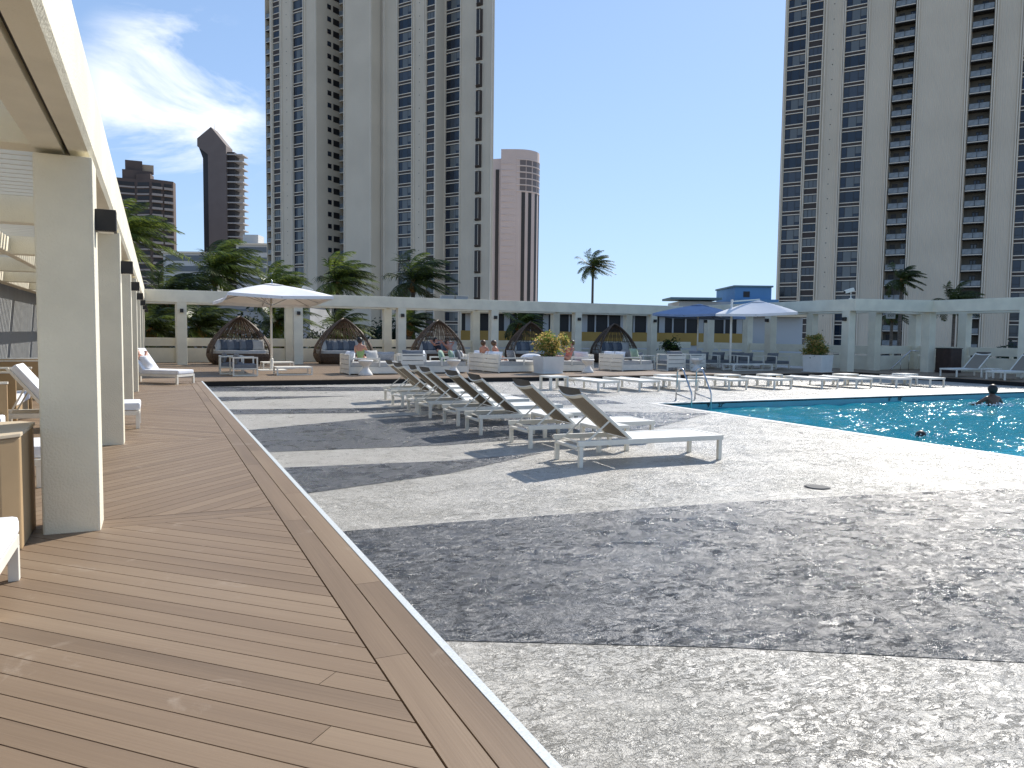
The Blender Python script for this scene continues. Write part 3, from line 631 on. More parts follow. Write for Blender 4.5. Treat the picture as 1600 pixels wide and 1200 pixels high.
for i, x in enumerate(pods):
    if i == 0: p0.location = (x, 39.0 + .35, 0)
    else: dup(p0, (x, 39.35, 0), 0, f'brown wicker pod daybed, {names[i]} of the five under the pergola', 'wicker daybed pods under the far pergola')
    seq = [[light_cushion, blue_cushion, grey_cushion, blue_cushion, grey_cushion, blue_cushion, light_cushion], [light_cushion, blue_cushion, grey_cushion, blue_cushion, grey_cushion, blue_cushion, light_cushion]][i % 2]
    for k, m_ in enumerate(seq):
        pillow((x - .95 + .30 * k, 39.55 - .05 * abs(k - 3) , .92), (R(-14), R(4 * math.sin(k * 2 + i)), R(40 - 6 * k)), m_, f'{cn[m_.name]} pillow, {ORD[k]} from left in the {names[i]} wicker pod', 'pillows in the wicker pods', .56, .56)

# ------------------------------------------------------------------ terrace furniture
def sofa(label, W, D, modules=1, H=.74, group='white slatted sofas on the terrace'):
    """origin: middle of the back on the floor, seat opens towards +Y"""
    t = thing('slatted_sofa', label, 'sofa', group=group); h = W / 2
    MB().box(-h, h, .06, D, .04, .26).box(-h, h, .02, D - .01, .262, .30).build('base', white_metal, t, bevel=.005)
    g = MB()
    for z in (.03, .21, .39, .57): g.box(-h + .056, h - .056, .005, .04, z, z + .155)
    g.build('back_slats', white_metal, t, bevel=.004)
    g = MB()
    for k in range(modules + 1): x = -h + k * W / modules; g.box(x - .03 if k else x, x + .03 if k < modules else x, 0, .055, 0, H)
    g.box(-h, h, -.002, .057, H, H + .025).build('back_frame', white_metal, t, bevel=.003)
    for s in (-1, 1):
        x0 = s * h - (.05 if s > 0 else 0); x1 = x0 + .05
        MB().box(x0, x1, .06, D * .62, H - .16, H - .10).box(x0, x1, D * .62 - .055, D * .62, .262, H - .161).build('arm', white_metal, t, bevel=.004)
    MB().box(-h + .055, h - .055, .08, D - .005, .302, .47).build('seat_cushion', light_cushion, t, bevel=.03)
    for k in range(modules):
        ww = (W - .16) / modules; x = -h + .08 + ww * (k + .5); MB().pillow(ww - .03, .44, .22, T((x, .20, .66)) @ RX(R(-12))).build('back_cushion', white_fabric, t)
    return t
def armchair(label, slat=True, m_=grey_cushion, group='white armchairs on the terrace'):
    t = thing('armchair', label, 'armchair', group=group); W, D, H = .98, .86, .68; h = W / 2; b = .05
    for s in (-1, 1):
        x0 = s * h - (b if s > 0 else 0); x1 = x0 + b
        MB().box(x0, x1, 0, b, 0, H).box(x0, x1, D - b, D, 0, H).box(x0, x1, b + .001, D - b - .001, H - b, H).box(x0, x1, b + .001, D - b - .001, 0, b).box(x0, x1, b + .001, D - b - .001, .24, .28).build('arm_frame', white_metal, t, bevel=.003)
    MB().box(-h + b + .001, h - b - .001, .03, D - .002, .22, .27).build('seat_frame', white_metal, t)
    g = MB()
    if slat:
        for z in (.14, .30, .46): g.box(-h + b + .001, h - b - .001, .002, .03, z, z + .14)
    g.box(-h + b + .001, h - b - .001, 0, b, H - b, H - .001); g.build('back_slats', white_metal, t, bevel=.003)
    MB().box(-h + .06, h - .06, .06, D - .0, .272, .42).build('seat_cushion', m_, t, bevel=.03)
    MB().pillow(W - .16, .42, .2, T((0, .17, .60)) @ RX(R(-10))).build('back_cushion', m_ if m_ != pattern_cushion else pattern_cushion, t)
    return t
GS = 'white slatted sofas on the terrace'
s = sofa('white slatted sofa holding the reader in green, left of the terrace', 1.6, 1.95, 1); s.location = (6.6, 29.6, 0); s.rotation_euler[2] = R(-90)
s = sofa('long white slatted sofa with two sunbathers, left of the planter', 2.9, 2.0, 2); s.location = (12.75, 30.45, 0); s.rotation_euler[2] = R(-86)
s = sofa('white slatted sofa with sage green pillow right of the left planter', 1.75, 1.8, 2); s.location = (18.95, 30.1, 0); s.rotation_euler[2] = R(-84)
s = sofa('white slatted sofa piled with green pillows in front of the middle pod', 1.5, 1.9, 1); s.location = (11.6, 29.95, 0); s.rotation_euler[2] = R(90)
s = sofa('white slatted sofa with person in red beside the left planter', 1.5, 1.8, 1); s.location = (17.5, 29.9, 0); s.rotation_euler[2] = R(90)
a0 = armchair('white frame armchair with grey cushions beside the left parasol', False); a0.location = (2.45, 29.25, 0); a0.rotation_euler[2] = R(-88)
GA = 'white armchairs on the terrace'
dup(a0, (2.15, 30.7, 0), R(-92), 'white frame armchair just behind the one nearest the left parasol', GA)
a1 = armchair('white armchair with zigzag patterned cushion facing the pool', True, pattern_cushion); a1.location = (8.8, 31.9, 0); a1.rotation_euler[2] = R(178)
a2 = armchair('white slat back armchair seen from behind, left of the green pillows', True, grey_cushion); a2.location = (9.3, 29.3, 0); a2.rotation_euler[2] = R(-4); a2.scale = (1.05, 1, 1.15)
for i, (x, y, r, s_) in enumerate(((21.85, 29.0, 0, 'leftmost white slat back armchair of the shaded group'), (23.4, 29.4, 8, 'white slat back armchair beside the shaded hourglass table'))): dup(a2, (x, y, 0), R(r), s_, GA)
for i, (x, y, r, s_) in enumerate(((25.5, 31.9, 180, 'dark cushioned white armchair left of the white parasol mast'), (26.55, 31.9, 180, 'dark cushioned white armchair directly behind the parasol mast'), (27.65, 31.7, 175, 'dark cushioned white armchair right of the parasol mast'),
                                 (27.0, 30.3, 180, 'white armchair behind the long low table'), (28.6, 30.2, 185, 'white armchair nearest the right planter'), (21.0, 31.2, -90, 'white armchair turned sideways at the shaded edge'))): dup(a0, (x, y, 0), R(r), s_, GA)
lt = side_table('low white slatted table right of the left parasol foot', 1.30, .95, .30, 'low_table', 'low table', 'low white tables', True); lt.location = (4.65, 29.5, 0)
dup(lt, (4.75, 34.3, 0), 0, 'low white table just behind the left parasol foot', 'low white tables')
dup(lt, (26.0, 28.9, 0), 0, 'long low white table under the white parasol', 'low white tables', (1.9, .8, 1.05))
hp = [(.26, 0), (.27, .03), (.22, .12), (.13, .24), (.105, .30), (.14, .36), (.22, .44), (.27, .52), (.285, .56), (.27, .575)]
h0 = tag(MB().lathe(hp, 28).build('hourglass_table', plaster_white), 'white hourglass side table beside the reader in green', 'side table', 'hourglass tables'); h0.location = (7.12, 28.35, 0)
for x, y, s_ in ((10.6, 28.3, 'white hourglass side table in front of the green pillows'), (16.75, 28.4, 'white hourglass side table right of the left planter'), (22.6, 28.5, 'white hourglass side table among the shaded armchairs')):
    c = h0.copy(); C.objects.link(c); c.location = (x, y, 0); c['label'] = s_
for (x, y, z, r, m_, s_) in ((10.6, 29.7, .68, 60, green_cushion, 'large sage green pillow leaning left on the pillow heap'), (10.95, 29.5, .70, 75, green_cushion, 'smaller sage green pillow in the middle of the pillow heap'),
                            (11.2, 29.4, .72, 80, grey_cushion, 'grey pillow on the right of the green pillow heap'), (11.38, 29.6, .70, 85, light_cushion, 'pale pillow at the right end of the pillow heap'),
                            (13.6, 29.4, .70, 100, grey_cushion, 'grey pillow at the near end of the long sofa'), (20.0, 29.75, .78, 95, green_cushion, 'round looking green pillow on the sofa right of planter'),
                            (19.5, 29.6, .72, 100, grey_cushion, 'grey pillow on the sofa right of the left planter'), (7.55, 29.05, .68, 20, light_cushion, 'pale pillow behind the hourglass table on the reader sofa'),
                            (9.9, 30.2, .66, 30, white_fabric, 'white pillow beside the slat back armchair')):
    pillow((x, y, z), (R(-18), 0, R(r)), m_, s_, 'loose pillows on the sofas', .55, .5)
o = MB().pillow(.9, .5, .28, T((15.35, 31.0, .60)) @ RX(R(90)), 0, 8).build('towel_pile', towel); tag(o, 'heap of white towels behind the left planter', 'towels')
ot = tag(MB().box(14.7, 16.0, 30.5, 31.6, .0, .46).build('ottoman', light_cushion, bevel=.04), 'pale ottoman carrying the heap of white towels', 'ottoman')
# parasols
def canopy(mb, M, size, zr, zt, mi=0, sag=.05, vent=True, seg=8):
    h = size / 2; ring = []
    for k in range(4 * seg):
        s_, u = divmod(k, seg); u = u / seg * 2 - 1; d = -sag * (1 - u * u); e = h - .10 * (1 - u * u)
        p = [(u * h, -e), (e, u * h), (-u * h, e), (-e, -u * h)][s_]; ring.append((p[0], p[1]))
    lev = [(1.0, zr), (.82, zr + (zt - zr) * .22), (.6, zr + (zt - zr) * .45), (.38, zr + (zt - zr) * .66), (.14, zr + (zt - zr) * .86)]
    n = len(ring); vs = []
    for f, z in lev:
        for k, (x, y) in enumerate(ring):
            corner = abs(abs(x) - abs(y)) / h; vs.append((x * f, y * f, z - .06 * f * min(1, corner)))
    mb.add(vs, [(i * n + k, (i + 1) * n + k, (i + 1) * n + (k + 1) % n, i * n + (k + 1) % n) for i in range(len(lev) - 1) for k in range(n)][::1], mi, True, M)
    vs2 = [(x, y, zr - .06 * min(1, abs(abs(x) - abs(y)) / h)) for x, y in ring] + [(x, y, zr - .12 - .06 * min(1, abs(abs(x) - abs(y)) / h)) for x, y in ring]
    mb.add(vs2, [(k, (k + 1) % n, n + (k + 1) % n, n + k) for k in range(n)], mi, False, M)
    q = .2 * size / 2; mb.add([(-q, -q, zt - (zt - zr) * .16), (q, -q, zt - (zt - zr) * .16), (q, q, zt - (zt - zr) * .16), (-q, q, zt - (zt - zr) * .16), (0, 0, zt)], [(0, 1, 4), (1, 2, 4), (2, 3, 4), (3, 0, 4)], mi, False, M)
def ribs(mb, M, size, zr, zt, hub):
    h = size / 2
    for x, y in ((1, 1), (1, -1), (-1, 1), (-1, -1), (1, 0), (-1, 0), (0, 1), (0, -1)):
        a = M @ Vector((0, 0, zt - .12)); b = M @ Vector((x * h * .97, y * h * .97, zr - .05 - (.06 if x * y == 0 else 0))); mb.bar(a, b, .02, .03)
        m = a.lerp(b, .5); m.z -= .02; mb.bar(M @ Vector((0, 0, hub)), m, .016, .022)
u = thing('parasol', 'large square white parasol over the armchairs at left', 'parasol', (4.35, 33.0, 0))
MU = T((-.08, -.9, .05)) @ RX(R(-3.5)) @ RZ(R(4))
g = MB(); canopy(g, MU, 3.95, 2.86, 3.50); g.build('canopy', canopy_white, u)
g = MB(); ribs(g, MU, 3.95, 2.86, 3.50, 2.6); g.build('ribs', steel, u)
MB().tube([(0, 0, .03), (-.02, -.1, 1.8), (-.25, -.85, 3.62)] if False else [(0, 0, .03), (0, 0, 3.05)], .045, 12).lathe([(.1, 0), (.1, .06), (.07, .1), (.07, .45), (.05, .5)], 16).build('pole', white_metal, u)
MB().tube([(-.08, -.9, 3.3), (-.08, -.9, 3.66)], .02, 8).bar((0, 0, 3.03), (-.08, -.9, 3.05), .05, .05).build('finial', steel, u)
MB().box(-.55, .55, -.55, .55, 0, .03).build('base_plate', white_metal, u, bevel=.005)
u = thing('parasol', 'white parasol hung from a side mast over the dark armchairs', 'parasol', (25.5, 29.6, 0))
M2 = T((1.65, -.1, 0)) @ RY(R(-2)) @ RZ(R(45))
g = MB(); canopy(g, M2, 3.7, 2.80, 3.44); g.build('canopy', canopy_white, u); g = MB(); ribs(g, M2, 3.7, 2.80, 3.44, 2.62); g.build('ribs', steel, u)
MB().tube([(0, 0, 0), (0, 0, 3.42)], .055, 12).lathe([(.4, 0), (.4, .04), (.08, .06)], 20).build('mast', white_metal, u)
MB().bar((0, 0, 3.32), (1.65, -.1, 3.47), .05, .06).build('arm', steel, u)
u = thing('parasol', 'blue parasol behind and left of the side mast', 'parasol', (26.35, 33.2, 0))
M2 = RY(R(1.5)) @ RZ(R(24))
g = MB(); canopy(g, M2, 3.6, 2.74, 3.34); g.build('canopy', canopy_blue, u); g = MB(); ribs(g, M2, 3.6, 2.74, 3.34, 2.62); g.build('ribs', steel, u)
MB().tube([(0, 0, 0), (0, 0, 3.3)], .04, 10).lathe([(.35, 0), (.35, .04), (.06, .06)], 20).build('pole', white_metal, u)

# ------------------------------------------------------------------ planters with bushes
def bush(mb, c, rx, rz, n, mats_n, seed, size=.09, up=.4):
    rnd = random.Random(seed)
    cl = [(Vector((rnd.gauss(0, .45) * rx, rnd.gauss(0, .45) * rx, rz * (rnd.random() ** .8) * 1.0)), rnd.uniform(.12, .28)) for _ in range(26)]
    for i in range(n):
        p, r = rnd.choice(cl); q = Vector(c) + p + Vector((rnd.gauss(0, 1), rnd.gauss(0, 1), rnd.gauss(0, 1))) * r * .5
        d = Vector((rnd.gauss(0, 1), rnd.gauss(0, 1), rnd.gauss(0, .6) + up)).normalized(); s = d.cross(Vector((rnd.random(), rnd.random(), rnd.random()))).normalized()
        l_ = size * rnd.uniform(.8, 1.9); w_ = l_ * .22; m = q + d * l_ * .5
        mb.add([q, m + s * w_, q + d * l_ - Vector((0, 0, l_ * .15)), m - s * w_], [(0, 1, 2), (0, 2, 3)], (0 if rnd.random() < mats_n else 1))
def planter(label, x, y, W, H, rz=0, seed=1, z=0, dens=2600, mats_=None, ratio=.62, hh=.85):
    t = thing('planter', label, 'planter', (x, y, z), rz, 'planters with shrubs')
    MB().add([(-W / 2 + .04, -W / 2 + .04, .02), (W / 2 - .04, -W / 2 + .04, .02), (W / 2 - .04, W / 2 - .04, .02), (-W / 2 + .04, W / 2 - .04, .02), (-W / 2, -W / 2, H), (W / 2, -W / 2, H), (W / 2, W / 2, H), (-W / 2, W / 2, H)],
             [(0, 3, 2, 1), (0, 1, 5, 4), (1, 2, 6, 5), (2, 3, 7, 6), (3, 0, 4, 7)]).box(-W / 2 - .03, W / 2 + .03, -W / 2 - .03, W / 2 + .03, 0, .018).add([(-W / 2 + .03, -W / 2 + .03, H - .06), (W / 2 - .03, -W / 2 + .03, H - .06), (W / 2 - .03, W / 2 - .03, H - .06), (-W / 2 + .03, W / 2 - .03, H - .06)], [(0, 1, 2, 3)], 1).build('box', [planter_white, hedge_m], t)
    rnd = random.Random(seed); g = MB()
    for k in range(9): g.tube([(rnd.uniform(-.2, .2), rnd.uniform(-.2, .2), H - .08), (rnd.uniform(-.5, .5), rnd.uniform(-.4, .4), H + .6)], [.012, .005], 5, 2)
    bush(g, (0, 0, H - .02), W * .55, hh, dens, ratio, seed); g.build('shrub', mats_ or [croton_y, croton_g, trunk_m], t); return t
planter('white square planter with yellow variegated shrub in front of the sofas', 14.9, 28.5, .98, .70, 0, 3)
planter('white square planter with yellow shrub at the shaded right terrace end', 28.5, 26.95, 1.0, .80, R(12), 8)
planter('planter with dark green shrub in the shade behind the armchairs', 26.4, 35.6, .9, .55, 0, 12, 0, 1800, [hedge_m, croton_g, trunk_m], .8, .8)

# ------------------------------------------------------------------ small fixtures
t = thing('pool_ladder', 'stainless steel pool ladder at the far corner of the pool', 'pool ladder', (0, 0, PV))
for x in (13.0, 13.65):
    pts = [(x, 17.25, 0), (x, 17.22, .62)] + [(x, 17.22 - .16 + .16 * math.cos(a), .74 + .17 * math.sin(a)) for a in [R(15 + 25 * k) for k in range(6)]] + [(x - .05, 16.52, .28), (x - .05, 16.50, .2), (x - .05, 16.5, -1.1)]
    MB().tube(pts, .022, 10).build('rail', steel, t)
    MB().tube([(x, 17.24, .2), (x - .05, 16.5, .10)], .016, 8).build('brace', steel, t)
    MB().lathe([(.05, 0), (.05, .015), (.03, .02)], 16, 0, T((x, 17.25, 0))).build('flange', steel, t)
for z in (-.45, -.75, -1.0): MB().box(12.95, 13.60, 16.44, 16.52, z, z + .03).build('step', steel, t)
t = thing('security_camera', 'white security camera on a bracket on top of the right beam', 'security camera', (30.1, 26.6, 3.47))
MB().lathe([(.09, 0), (.09, .03), (.03, .05), (.025, .22)], 14).tube([(0, 0, .2), (-.06, -.05, .32)], .025, 8).build('bracket', white_metal, t)
MB().box(-.28, .16, -.09, .09, 0, .17, 0, T((-.05, -.05, .33)) @ RZ(R(-25)) @ RY(R(-18))).build('housing', white_metal, t, bevel=.03)
MB().box(-.30, -.285, -.06, .06, .03, .14, 0, T((-.05, -.05, .33)) @ RZ(R(-25)) @ RY(R(-18))).build('lens', black_metal, t)
t = thing('security_camera', 'white security camera on the far beam above the white parasol', 'security camera', (6.9, 39.1, 3.47)); MB().box(-.35, .2, -.1, .1, .12, .32, 0, RY(R(18))).build('housing', white_metal, t, bevel=.04); MB().tube([(0, 0, 0), (0, 0, .2)], .03, 8).build('bracket', white_metal, t)
t = thing('exit_sign', 'small EXIT sign hanging below the right pergola beam', 'exit sign', (32.5, 26.3, 2.72), R(-20))
MB().box(-.22, .22, -.04, .04, -.14, .14).tube([(0, 0, .14), (0, 0, .2)], .02, 6).build('sign_box', mat('sign_grey', (.42, .43, .42), .5), t, bevel=.01); words('EXIT', .17, (0, -.042, 0), (R(90), 0, 0), 'sign_text', t, mat('sign_letters', (.10, .10, .10), .5))
for k, x in enumerate((14.3, 15.1)):
    t = thing('roof_box', ['left', 'right'][k] + ' grey equipment box on top of the far beam', 'equipment box', (x, 39.2, 3.475), 0, 'grey boxes on the far beam')
    MB().box(-.36, .36, -.15, .15, 0, .16).build('box_body', mat('box_grey', (.30, .32, .33), .5), t, bevel=.01); MB().box(-.38, .38, -.17, .17, .161, .18).build('box_lid', white_metal, t)
t = thing('drain_cover', 'round metal drain cover set in the pale paving', 'drain cover', (7.14, 6.69, PV + .005)); g = MB().lathe([(.13, 0), (.13, .004), (.115, .006)], 28); g.build('lid', mat('drain_metal', (.10, .10, .095), .8), t); MB().lathe([(.15, 0), (.15, .002)], 28).build('rim', mat('drain_rim', (.10, .10, .095), .7), t)
t = thing('waste_cabinet', 'dark brown waste cabinet between the right pergola columns', 'cabinet', (34.9, 24.9, 0)); MB().box(-.4, .4, -.4, .4, 0, 1.15).build('cabinet_body', mat('dark_wood', (.045, .024, .018), .6, .2, 5), t, bevel=.02); MB().box(-.43, .43, -.43, .43, 1.151, 1.19).build('cabinet_top', black_metal, t)
t = thing('handrail', 'sloping steel handrail behind the right pergola columns', 'handrail'); MB().tube([(33.6, 27.1, .05), (34.9, 27.0, 1.0), (35.5, 27.0, 1.0)], .025, 8).build('rail', steel, t)
for x, z in ((33.7, .1), (34.3, .55), (34.9, 1.0)): MB().tube([(x, 27.05, 0), (x, 27.05, z)], .015, 6).build('post', steel, t)

# ------------------------------------------------------------------ palms
def frond(mb, base, az, el, Ln, wind, rnd, mi, nl=54):
    d = Vector((math.cos(az) * math.cos(el), math.sin(az) * math.cos(el), math.sin(el))); p = Vector(base); pts = [p.copy()]; n = 12
    for i in range(n):
        f = (i + 1) / n; d = (d + Vector((0, 0, -.14 * f - .03)) + wind * (.08 + .22 * f)).normalized(); p = p + d * (Ln / n); pts.append(p.copy())
    mb.tube(pts, [.035 * (1 - i / n) + .006 for i in range(n + 1)], 4, mi, False)
    for k in range(nl):
        u = .10 + .9 * k / nl; i = min(n - 1, int(u * n)); q = pts[i].lerp(pts[i + 1], u * n - i); t = (pts[i + 1] - pts[i]).normalized()
        side = t.cross(Vector((0, 0, 1)))
        if side.length < .05: side = t.cross(Vector((0, 1, 0)))
        side.normalize(); ll = Ln * .29 * (math.sin(math.pi * min(1, u * .9 + .12)) ** .6) * rnd.uniform(.8, 1.15)
        for s in (-1, 1):
            dr = (side * s * .8 + t * .55 + Vector((0, 0, -.25)) + wind * .55 + Vector((rnd.gauss(0, .1), rnd.gauss(0, .1), rnd.gauss(0, .1)))).normalized()
            m = q + dr * ll * .5; e = m + (dr + Vector((0, 0, -.45)) + wind * .35).normalized() * ll * .5; wv = t.cross(dr).cross(dr).normalized() * .027 + t * .012
            if rnd.random() < .5: wv = t * .030
            mb.add([q - wv * .6, q + wv * .6, m + wv, m - wv, e], [(0, 1, 2, 3), (3, 2, 4)], mi)
def palm(label, x, y, zc, size, seed, wind=(.85, -.25, -.05), nf=31, dark=.4, lean=0, cat='palm tree', zg=-12, tr=.17):
    rnd = random.Random(seed); t = thing('palm_tree', label, cat, (x, y, zg), 0, 'palm trees beyond the terrace'); wv = Vector(wind)
    top = Vector((0, 0, zc - zg)); base = Vector((-lean, 0, 0))
    pts = [base.lerp(top, i / 12) + Vector((lean * .25 * math.sin(i / 12 * math.pi), 0, 0)) for i in range(13)]
    MB().tube(pts, [tr * (1.2 - .4 * i / 12) for i in range(13)], 10).build('trunk', trunk_m, t)
    g = MB(); g.lathe([(tr * .8, -.6), (tr * 1.6, -.35), (tr * 1.7, -.1), (tr * .9, .25), (.03, .5)], 10, 2, T(top))
    for k in range(5): a = rnd.random() * 6.3; g.lathe([(.02, -.1), (.09, -.05), (.11, 0), (.08, .07), (.01, .1)], 8, 2, T(top + Vector((math.cos(a) * tr * 1.7, math.sin(a) * tr * 1.7, -.25))))
    for k in range(nf):
        az = k * 2.39996 + rnd.gauss(0, .15); el = R(78) - (k / nf) * R(105) + rnd.gauss(0, .08)
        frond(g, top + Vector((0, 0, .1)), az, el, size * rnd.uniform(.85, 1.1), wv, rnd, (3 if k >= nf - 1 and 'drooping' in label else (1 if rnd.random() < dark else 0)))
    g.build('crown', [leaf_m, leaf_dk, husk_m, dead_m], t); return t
palm('large wind-blown palm left of the white parasol top', 3.4, 51.3, 5.0, 3.6, 1, dark=.35, nf=37)
palm('bright green palm directly above the white parasol', 7.2, 53.6, 4.2, 3.0, 2, dark=.1, nf=29)
palm('wind-blown palm right of the parasol, in front of the pale tower', 11.6, 54, 4.9, 3.2, 3, dark=.3, nf=31)
palm('palm with a drooping grey frond in front of the tower middle', 16.4, 51.9, 5.0, 3.4, 4, dark=.75, nf=31)
palm('lone tall palm standing against the open sky', 56.6, 95, 11.2, 3.3, 5, dark=.95, nf=34, wind=(.7, -.3, .05), tr=.2)
palm('small palm against the right tower left balcony strip', 65.8, 52.2, 7.2, 2.4, 6, dark=1, nf=26)
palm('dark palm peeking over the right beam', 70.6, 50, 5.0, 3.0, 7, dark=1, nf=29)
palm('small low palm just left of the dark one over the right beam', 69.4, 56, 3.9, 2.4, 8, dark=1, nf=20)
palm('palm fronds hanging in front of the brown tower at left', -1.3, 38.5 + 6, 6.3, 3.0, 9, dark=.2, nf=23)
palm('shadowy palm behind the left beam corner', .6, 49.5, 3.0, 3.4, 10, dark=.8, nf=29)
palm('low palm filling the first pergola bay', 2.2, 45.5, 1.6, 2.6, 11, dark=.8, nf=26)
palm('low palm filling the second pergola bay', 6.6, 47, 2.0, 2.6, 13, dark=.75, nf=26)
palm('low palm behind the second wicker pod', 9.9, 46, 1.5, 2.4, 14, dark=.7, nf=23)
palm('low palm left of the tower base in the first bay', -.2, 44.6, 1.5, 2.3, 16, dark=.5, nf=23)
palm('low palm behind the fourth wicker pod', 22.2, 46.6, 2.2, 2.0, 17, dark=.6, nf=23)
palm('young palm behind the middle wicker pod', 14.3, 46, 2.0, 1.9, 18, dark=.5, nf=20)
def hedge(label, x, y, rx, ry, z0, z1, n, seed, size=.28):
    rnd = random.Random(seed); t = thing('broadleaf_tree', label, 'tree', (x, y, -12), 0, 'dark trees behind the parapet')
    MB().tube([(0, 0, 0), (.3, 0, 12 + z0)], [.3, .15], 8).tube([(.3, 0, 11 + z0), (-rx * .5, 0, 12 + (z0 + z1) / 2)], [.12, .05], 6).tube([(.3, 0, 11 + z0), (rx * .5, 0, 12 + (z0 + z1) / 2)], [.12, .05], 6).build('trunk', trunk_m, t)
    g = MB(); cl = [(rnd.uniform(-rx, rx), rnd.uniform(-ry, ry), rnd.random()) for _ in range(40)]
    for i in range(n):
        a, b, c = rnd.choice(cl); h = z0 + (z1 - z0) * c * (1 - .4 * (a / rx) ** 2)
        q = Vector((a + rnd.gauss(0, .35), b + rnd.gauss(0, .35), 12 + h + rnd.gauss(0, .3))); d = Vector((rnd.gauss(0, 1), rnd.gauss(0, 1), rnd.gauss(0, .7))).normalized(); s = d.orthogonal().normalized(); l_ = size * rnd.uniform(.5, 1.3)
        g.add([q, q + d * l_ * .5 + s * l_ * .25, q + d * l_, q + d * l_ * .5 - s * l_ * .25], [(0, 1, 2, 3)], 0)
    g.build('crown', hedge_m, t)
hedge('dark leafy tree mass behind the second wicker pod', 9.6, 50, 3.6, 1.5, -1.5, 1.6, 5200, 1)
hedge('dark leafy tree mass right of the left parasol pole', 5.6, 49.6, 2.4, 1.5, -2, 2.3, 4200, 2)
hedge('rounded green tree behind the middle wicker pod', 14.2, 50.5, 1.6, 1.2, -1.5, 2.3, 3600, 3)
hedge('dark tree mass in the first pergola bay', 1.0, 52, 3.2, 1.5, -2, 3.4, 5200, 4)
hedge('dark hedge top behind the right parapet', 54, 31, 5, 1.5, -1.5, 1.9, 5200, 5)

# ------------------------------------------------------------------ towers
RT = R(-56.85)
MC = [tower_c, tower_lt, win_frame, spandrel, glass, glass_l, recess_m, rail_m]
def window_me(wd, kind):
    g = MB(); H = 2.75; gh = 1.95 if kind != 'short' else 1.45       # glass top at z=0 and down
    g.box(0, wd, .30, .36, -gh, 0, 2)
    fr = .07
    xs = {'three': [0, .27, .68, 1], 'three_even': [0, .30, .70, 1], 'short': [0, .33, .66, 1]}[kind]
    for i in range(3):
        a = xs[i] * wd + fr; b = xs[i + 1] * wd - fr * .4
        if kind != 'short' and i != 1: g.box(a, b, .27, .295, -gh * .68, -fr, 4 if i == 0 else 5); g.box(a, b, .27, .295, -gh + fr, -gh * .68 - fr, 4)
        else: g.box(a, b, .27, .295, -gh + fr, -fr, 5)
    g.box(0, wd, .10, .30, -gh - .14, -gh, 1)
    g.box(0, wd, .22, .36, -H + .16, -gh - .141, 3); g.box(0, wd, .10, .30, -H + .02, -H + .159, 1)
    return g.mesh('window', MC)
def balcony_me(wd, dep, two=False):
    g = MB(); g.box(0, wd, -.05, dep, -.22, 0, 2).box(0, wd, -.08, .0, -.10, .04, 1)          # slab, pale trim edge
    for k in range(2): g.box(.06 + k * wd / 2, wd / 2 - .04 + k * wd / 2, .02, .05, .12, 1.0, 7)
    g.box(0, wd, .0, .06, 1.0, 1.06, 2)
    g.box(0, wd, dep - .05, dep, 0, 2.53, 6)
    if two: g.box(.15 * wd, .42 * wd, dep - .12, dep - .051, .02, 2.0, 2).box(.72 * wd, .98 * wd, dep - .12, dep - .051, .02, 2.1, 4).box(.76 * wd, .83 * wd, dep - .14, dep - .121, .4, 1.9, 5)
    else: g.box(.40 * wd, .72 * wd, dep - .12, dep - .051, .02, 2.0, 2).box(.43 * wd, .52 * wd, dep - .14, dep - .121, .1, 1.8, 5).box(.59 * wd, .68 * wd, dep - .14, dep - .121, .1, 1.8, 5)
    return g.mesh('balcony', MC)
def tower(label, loc, spec, zlo, zhi, budget, name='apartment_tower'):
    t = thing(name, label, 'tower', (*loc, 0), RT, 'pale apartment towers')
    wins = []
    for (kind, x0, x1, y, zt) in spec:
        if kind in ('three', 'three_even', 'short'):
            me = window_me(x1 - x0, kind); z = zt
            while z < zhi: z += 2.75
            while z > zlo: wins.append((z, me, x0, y)); z -= 2.75
    wins.sort(key=lambda q: -q[0]); rest = MB()
    hid = [q for q in wins][budget:]
    for z, me, x0, y in wins[:budget]: link('window', me, t, (x0, y, z))
    if hid:
        for z, me, x0, y in hid: rest.add([(v.co.x + x0, v.co.y + y, v.co.z + z) for v in me.vertices], [list(p.vertices) for p in me.polygons]); rest.m[-len(me.polygons):] = [p.material_index for p in me.polygons]
        rest.build('windows', MC, t)['kind'] = 'stuff'
    return t
ZT = 95.5
# right tower (local x along the facade, y away from the pool)
t = tower('pale grey apartment tower with balconies filling the right of the picture', (112.63, 112.81),
          [('three', -2.96, .36, .0, 61.0), ('short', .95, 3.33, .0, 61.85), ('three', 7.35, 10.88, .0, 61.85), ('three', 35.16, 39.5, 0, 61.9)], -1.5, 66, 100)
rt = t
solid = [(-3.57, -2.96), (.36, .95), (3.33, 7.35), (10.88, 15.45), (18.9, 27.5), (30.8, 35.16), (39.5, 50)]
g = MB()
for a, b in solid: g.box(a, b, -.0, 8, -12, ZT)
g.box(-3.0, 50, .37 + .0, 8.0 - .001, -12, ZT - .5) if False else None
for a, b in ((-2.96, .36), (.95, 3.33), (7.35, 10.88), (35.16, 39.5)): g.box(a, b, .37, 8, -12, ZT)
for a, b in ((15.45, 18.9), (27.5, 30.8)): g.box(a, b, 1.8, 8, -12, ZT); g.box(a, b, .0, 1.8, 68, ZT)
for a, b in ((-2.96, .36), (.95, 3.33), (7.35, 10.88), (35.16, 39.5)): g.box(a, b, 0, .37, 66, ZT)
g.box(-3.57, 50, 8.001, 26, -12, ZT); g.build('wall', MC, t)
g = MB()
for x in (-3.3, .5, .82, 3.5, 3.95, 6.95, 7.2, 11.05, 11.3, 15.0, 15.3, 19.05, 19.35, 27.0, 27.3, 30.95, 31.25, 34.7, 35.0): g.box(x - .06, x + .06, -.28, -.001, -12, ZT)
